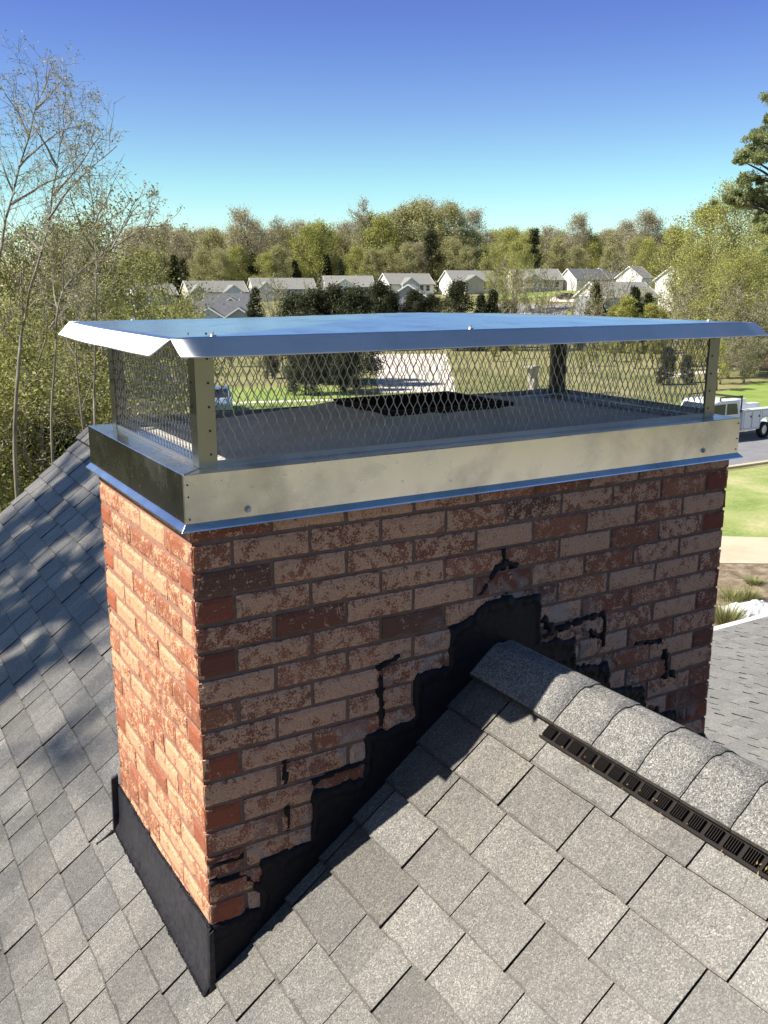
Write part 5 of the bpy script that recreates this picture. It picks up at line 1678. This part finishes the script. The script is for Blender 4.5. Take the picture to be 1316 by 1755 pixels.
# white pillar with cap seen through the mesh
p = Vector((44.2, 52.2, GZ)); pl = empty('mailbox', p, .4, 'pale mailbox pillar with a flat top seen through the mesh beside the black trunk', 'mailbox')
mb = MB(); mb.box((-.28, -.28, 0), (.28, .28, 1.6)); mb.build('pillar', M['siding_tan'], pl, bevel=.02)
mb = MB(); mb.box((-.85, -.35, 1.6), (.38, .35, 1.75)); mb.build('top_slab', M['siding_tan'], pl, bevel=.02)

# ================================================================== SMALL THINGS BY THE DRIVEWAY
def tuft(px, py, r, h, n, label, seed, m=M['grass_blade']):
    p = at(px, 489, 20); rr_ = ray(px, py); t = (GZ + .01 - CAM.z) / rr_.z; p = CAM + rr_ * t
    q = np.random.default_rng(seed); V = []; F = []; C = []
    for k in range(n):
        a = q.uniform(0, 6.28); rd = r * q.random() ** .6; b = np.array([math.cos(a) * rd * .5, math.sin(a) * rd * .5, 0])
        tip = b + np.array([math.cos(a) * rd, math.sin(a) * rd, h * q.uniform(.5, 1)]); w = np.array([-math.sin(a), math.cos(a), 0]) * .012
        o = len(V); V += [b - w, b + w, tip]; F.append((o, o + 1, o + 2)); C += [q.random()] * 3
    ob = np_mesh('grass_tuft', V, F, np.array(C), m); ob.location = p
    return tag(ob, label, 'plant')
tuft(1256, 1028, .42, .32, 260, 'upper green tuft growing in the mulch beside the brick edge', 1)
tuft(1290, 1000, .30, .2, 200, 'small flat green tuft in the mulch just below the driveway', 2)
tuft(1243, 1068, .55, .55, 320, 'tall pale grass clump at the white roof edge beside the chimney', 3)
tuft(1283, 1028, .34, .35, 200, 'green tuft in the mulch nearest the plastic sheet', 4)
# crumpled plastic sheet
rr_ = ray(1305, 1050); t = (GZ + .02 - CAM.z) / rr_.z; p = CAM + rr_ * t
mb = MB(); n = 26
for j in range(n + 1):
    for i in range(n + 1):
        x = (i / n - .5) * 1.7; y = (j / n - .5) * 1.0
        k = max(0, 1 - (x / .85) ** 2) * max(0, 1 - (y / .5) ** 2)
        z = .04 + .34 * k * (.6 + .6 * noise.noise(Vector((x * 2.3, y * 2.3, 1)))) + .1 * abs(noise.noise(Vector((x * 6, y * 6, 4)))) * min(1, k * 5)
        mb.v.append((x, y, z * min(1, k * 4 + .1))); mb.c.append((1, 1, 1, 1))
for j in range(n):
    for i in range(n):
        a = j * (n + 1) + i; mb.f.append((a, a + 1, a + n + 2, a + n + 1)); mb.m.append(0)
o = mb.build('plastic_sheet', M['sheet'], smooth=False); o.location = p; o.rotation_euler = (0, 0, -.5)
tag(o, 'crumpled translucent plastic sheet lying in the mulch beyond the white roof edge', 'plastic sheet')

# ---- sparsely leaved tree added out of view, placed sunward to shade the left slope
r = np.random.default_rng(77)
cts = []
for k in range(40):
    x = rr.uniform(-3.0, .9); y = rr.uniform(1.3, 5.2)
    z = RZ - (RX - x) * SL
    cts.append((Vector((x, y, z)) + SUN * rr.uniform(13.5, 17.5), rr.uniform(.5, .8)))
cm = sum((c for c, _ in cts), Vector()) / len(cts)
tb = Vector((cm.x - 1, cm.y + .5, GZ))
tps = [tb + Vector((0, 0, z)) for z in (0, 4, 8, 11, 14, 17, 19)]
clump_tree('budding_tree', tb, tps, .16, cts, M['bark_pale'], M['leaf_bud'], .028, 190, 78, 'thinly leaved tree left of the house out of view, lightly shading the left slope', flat=.9)
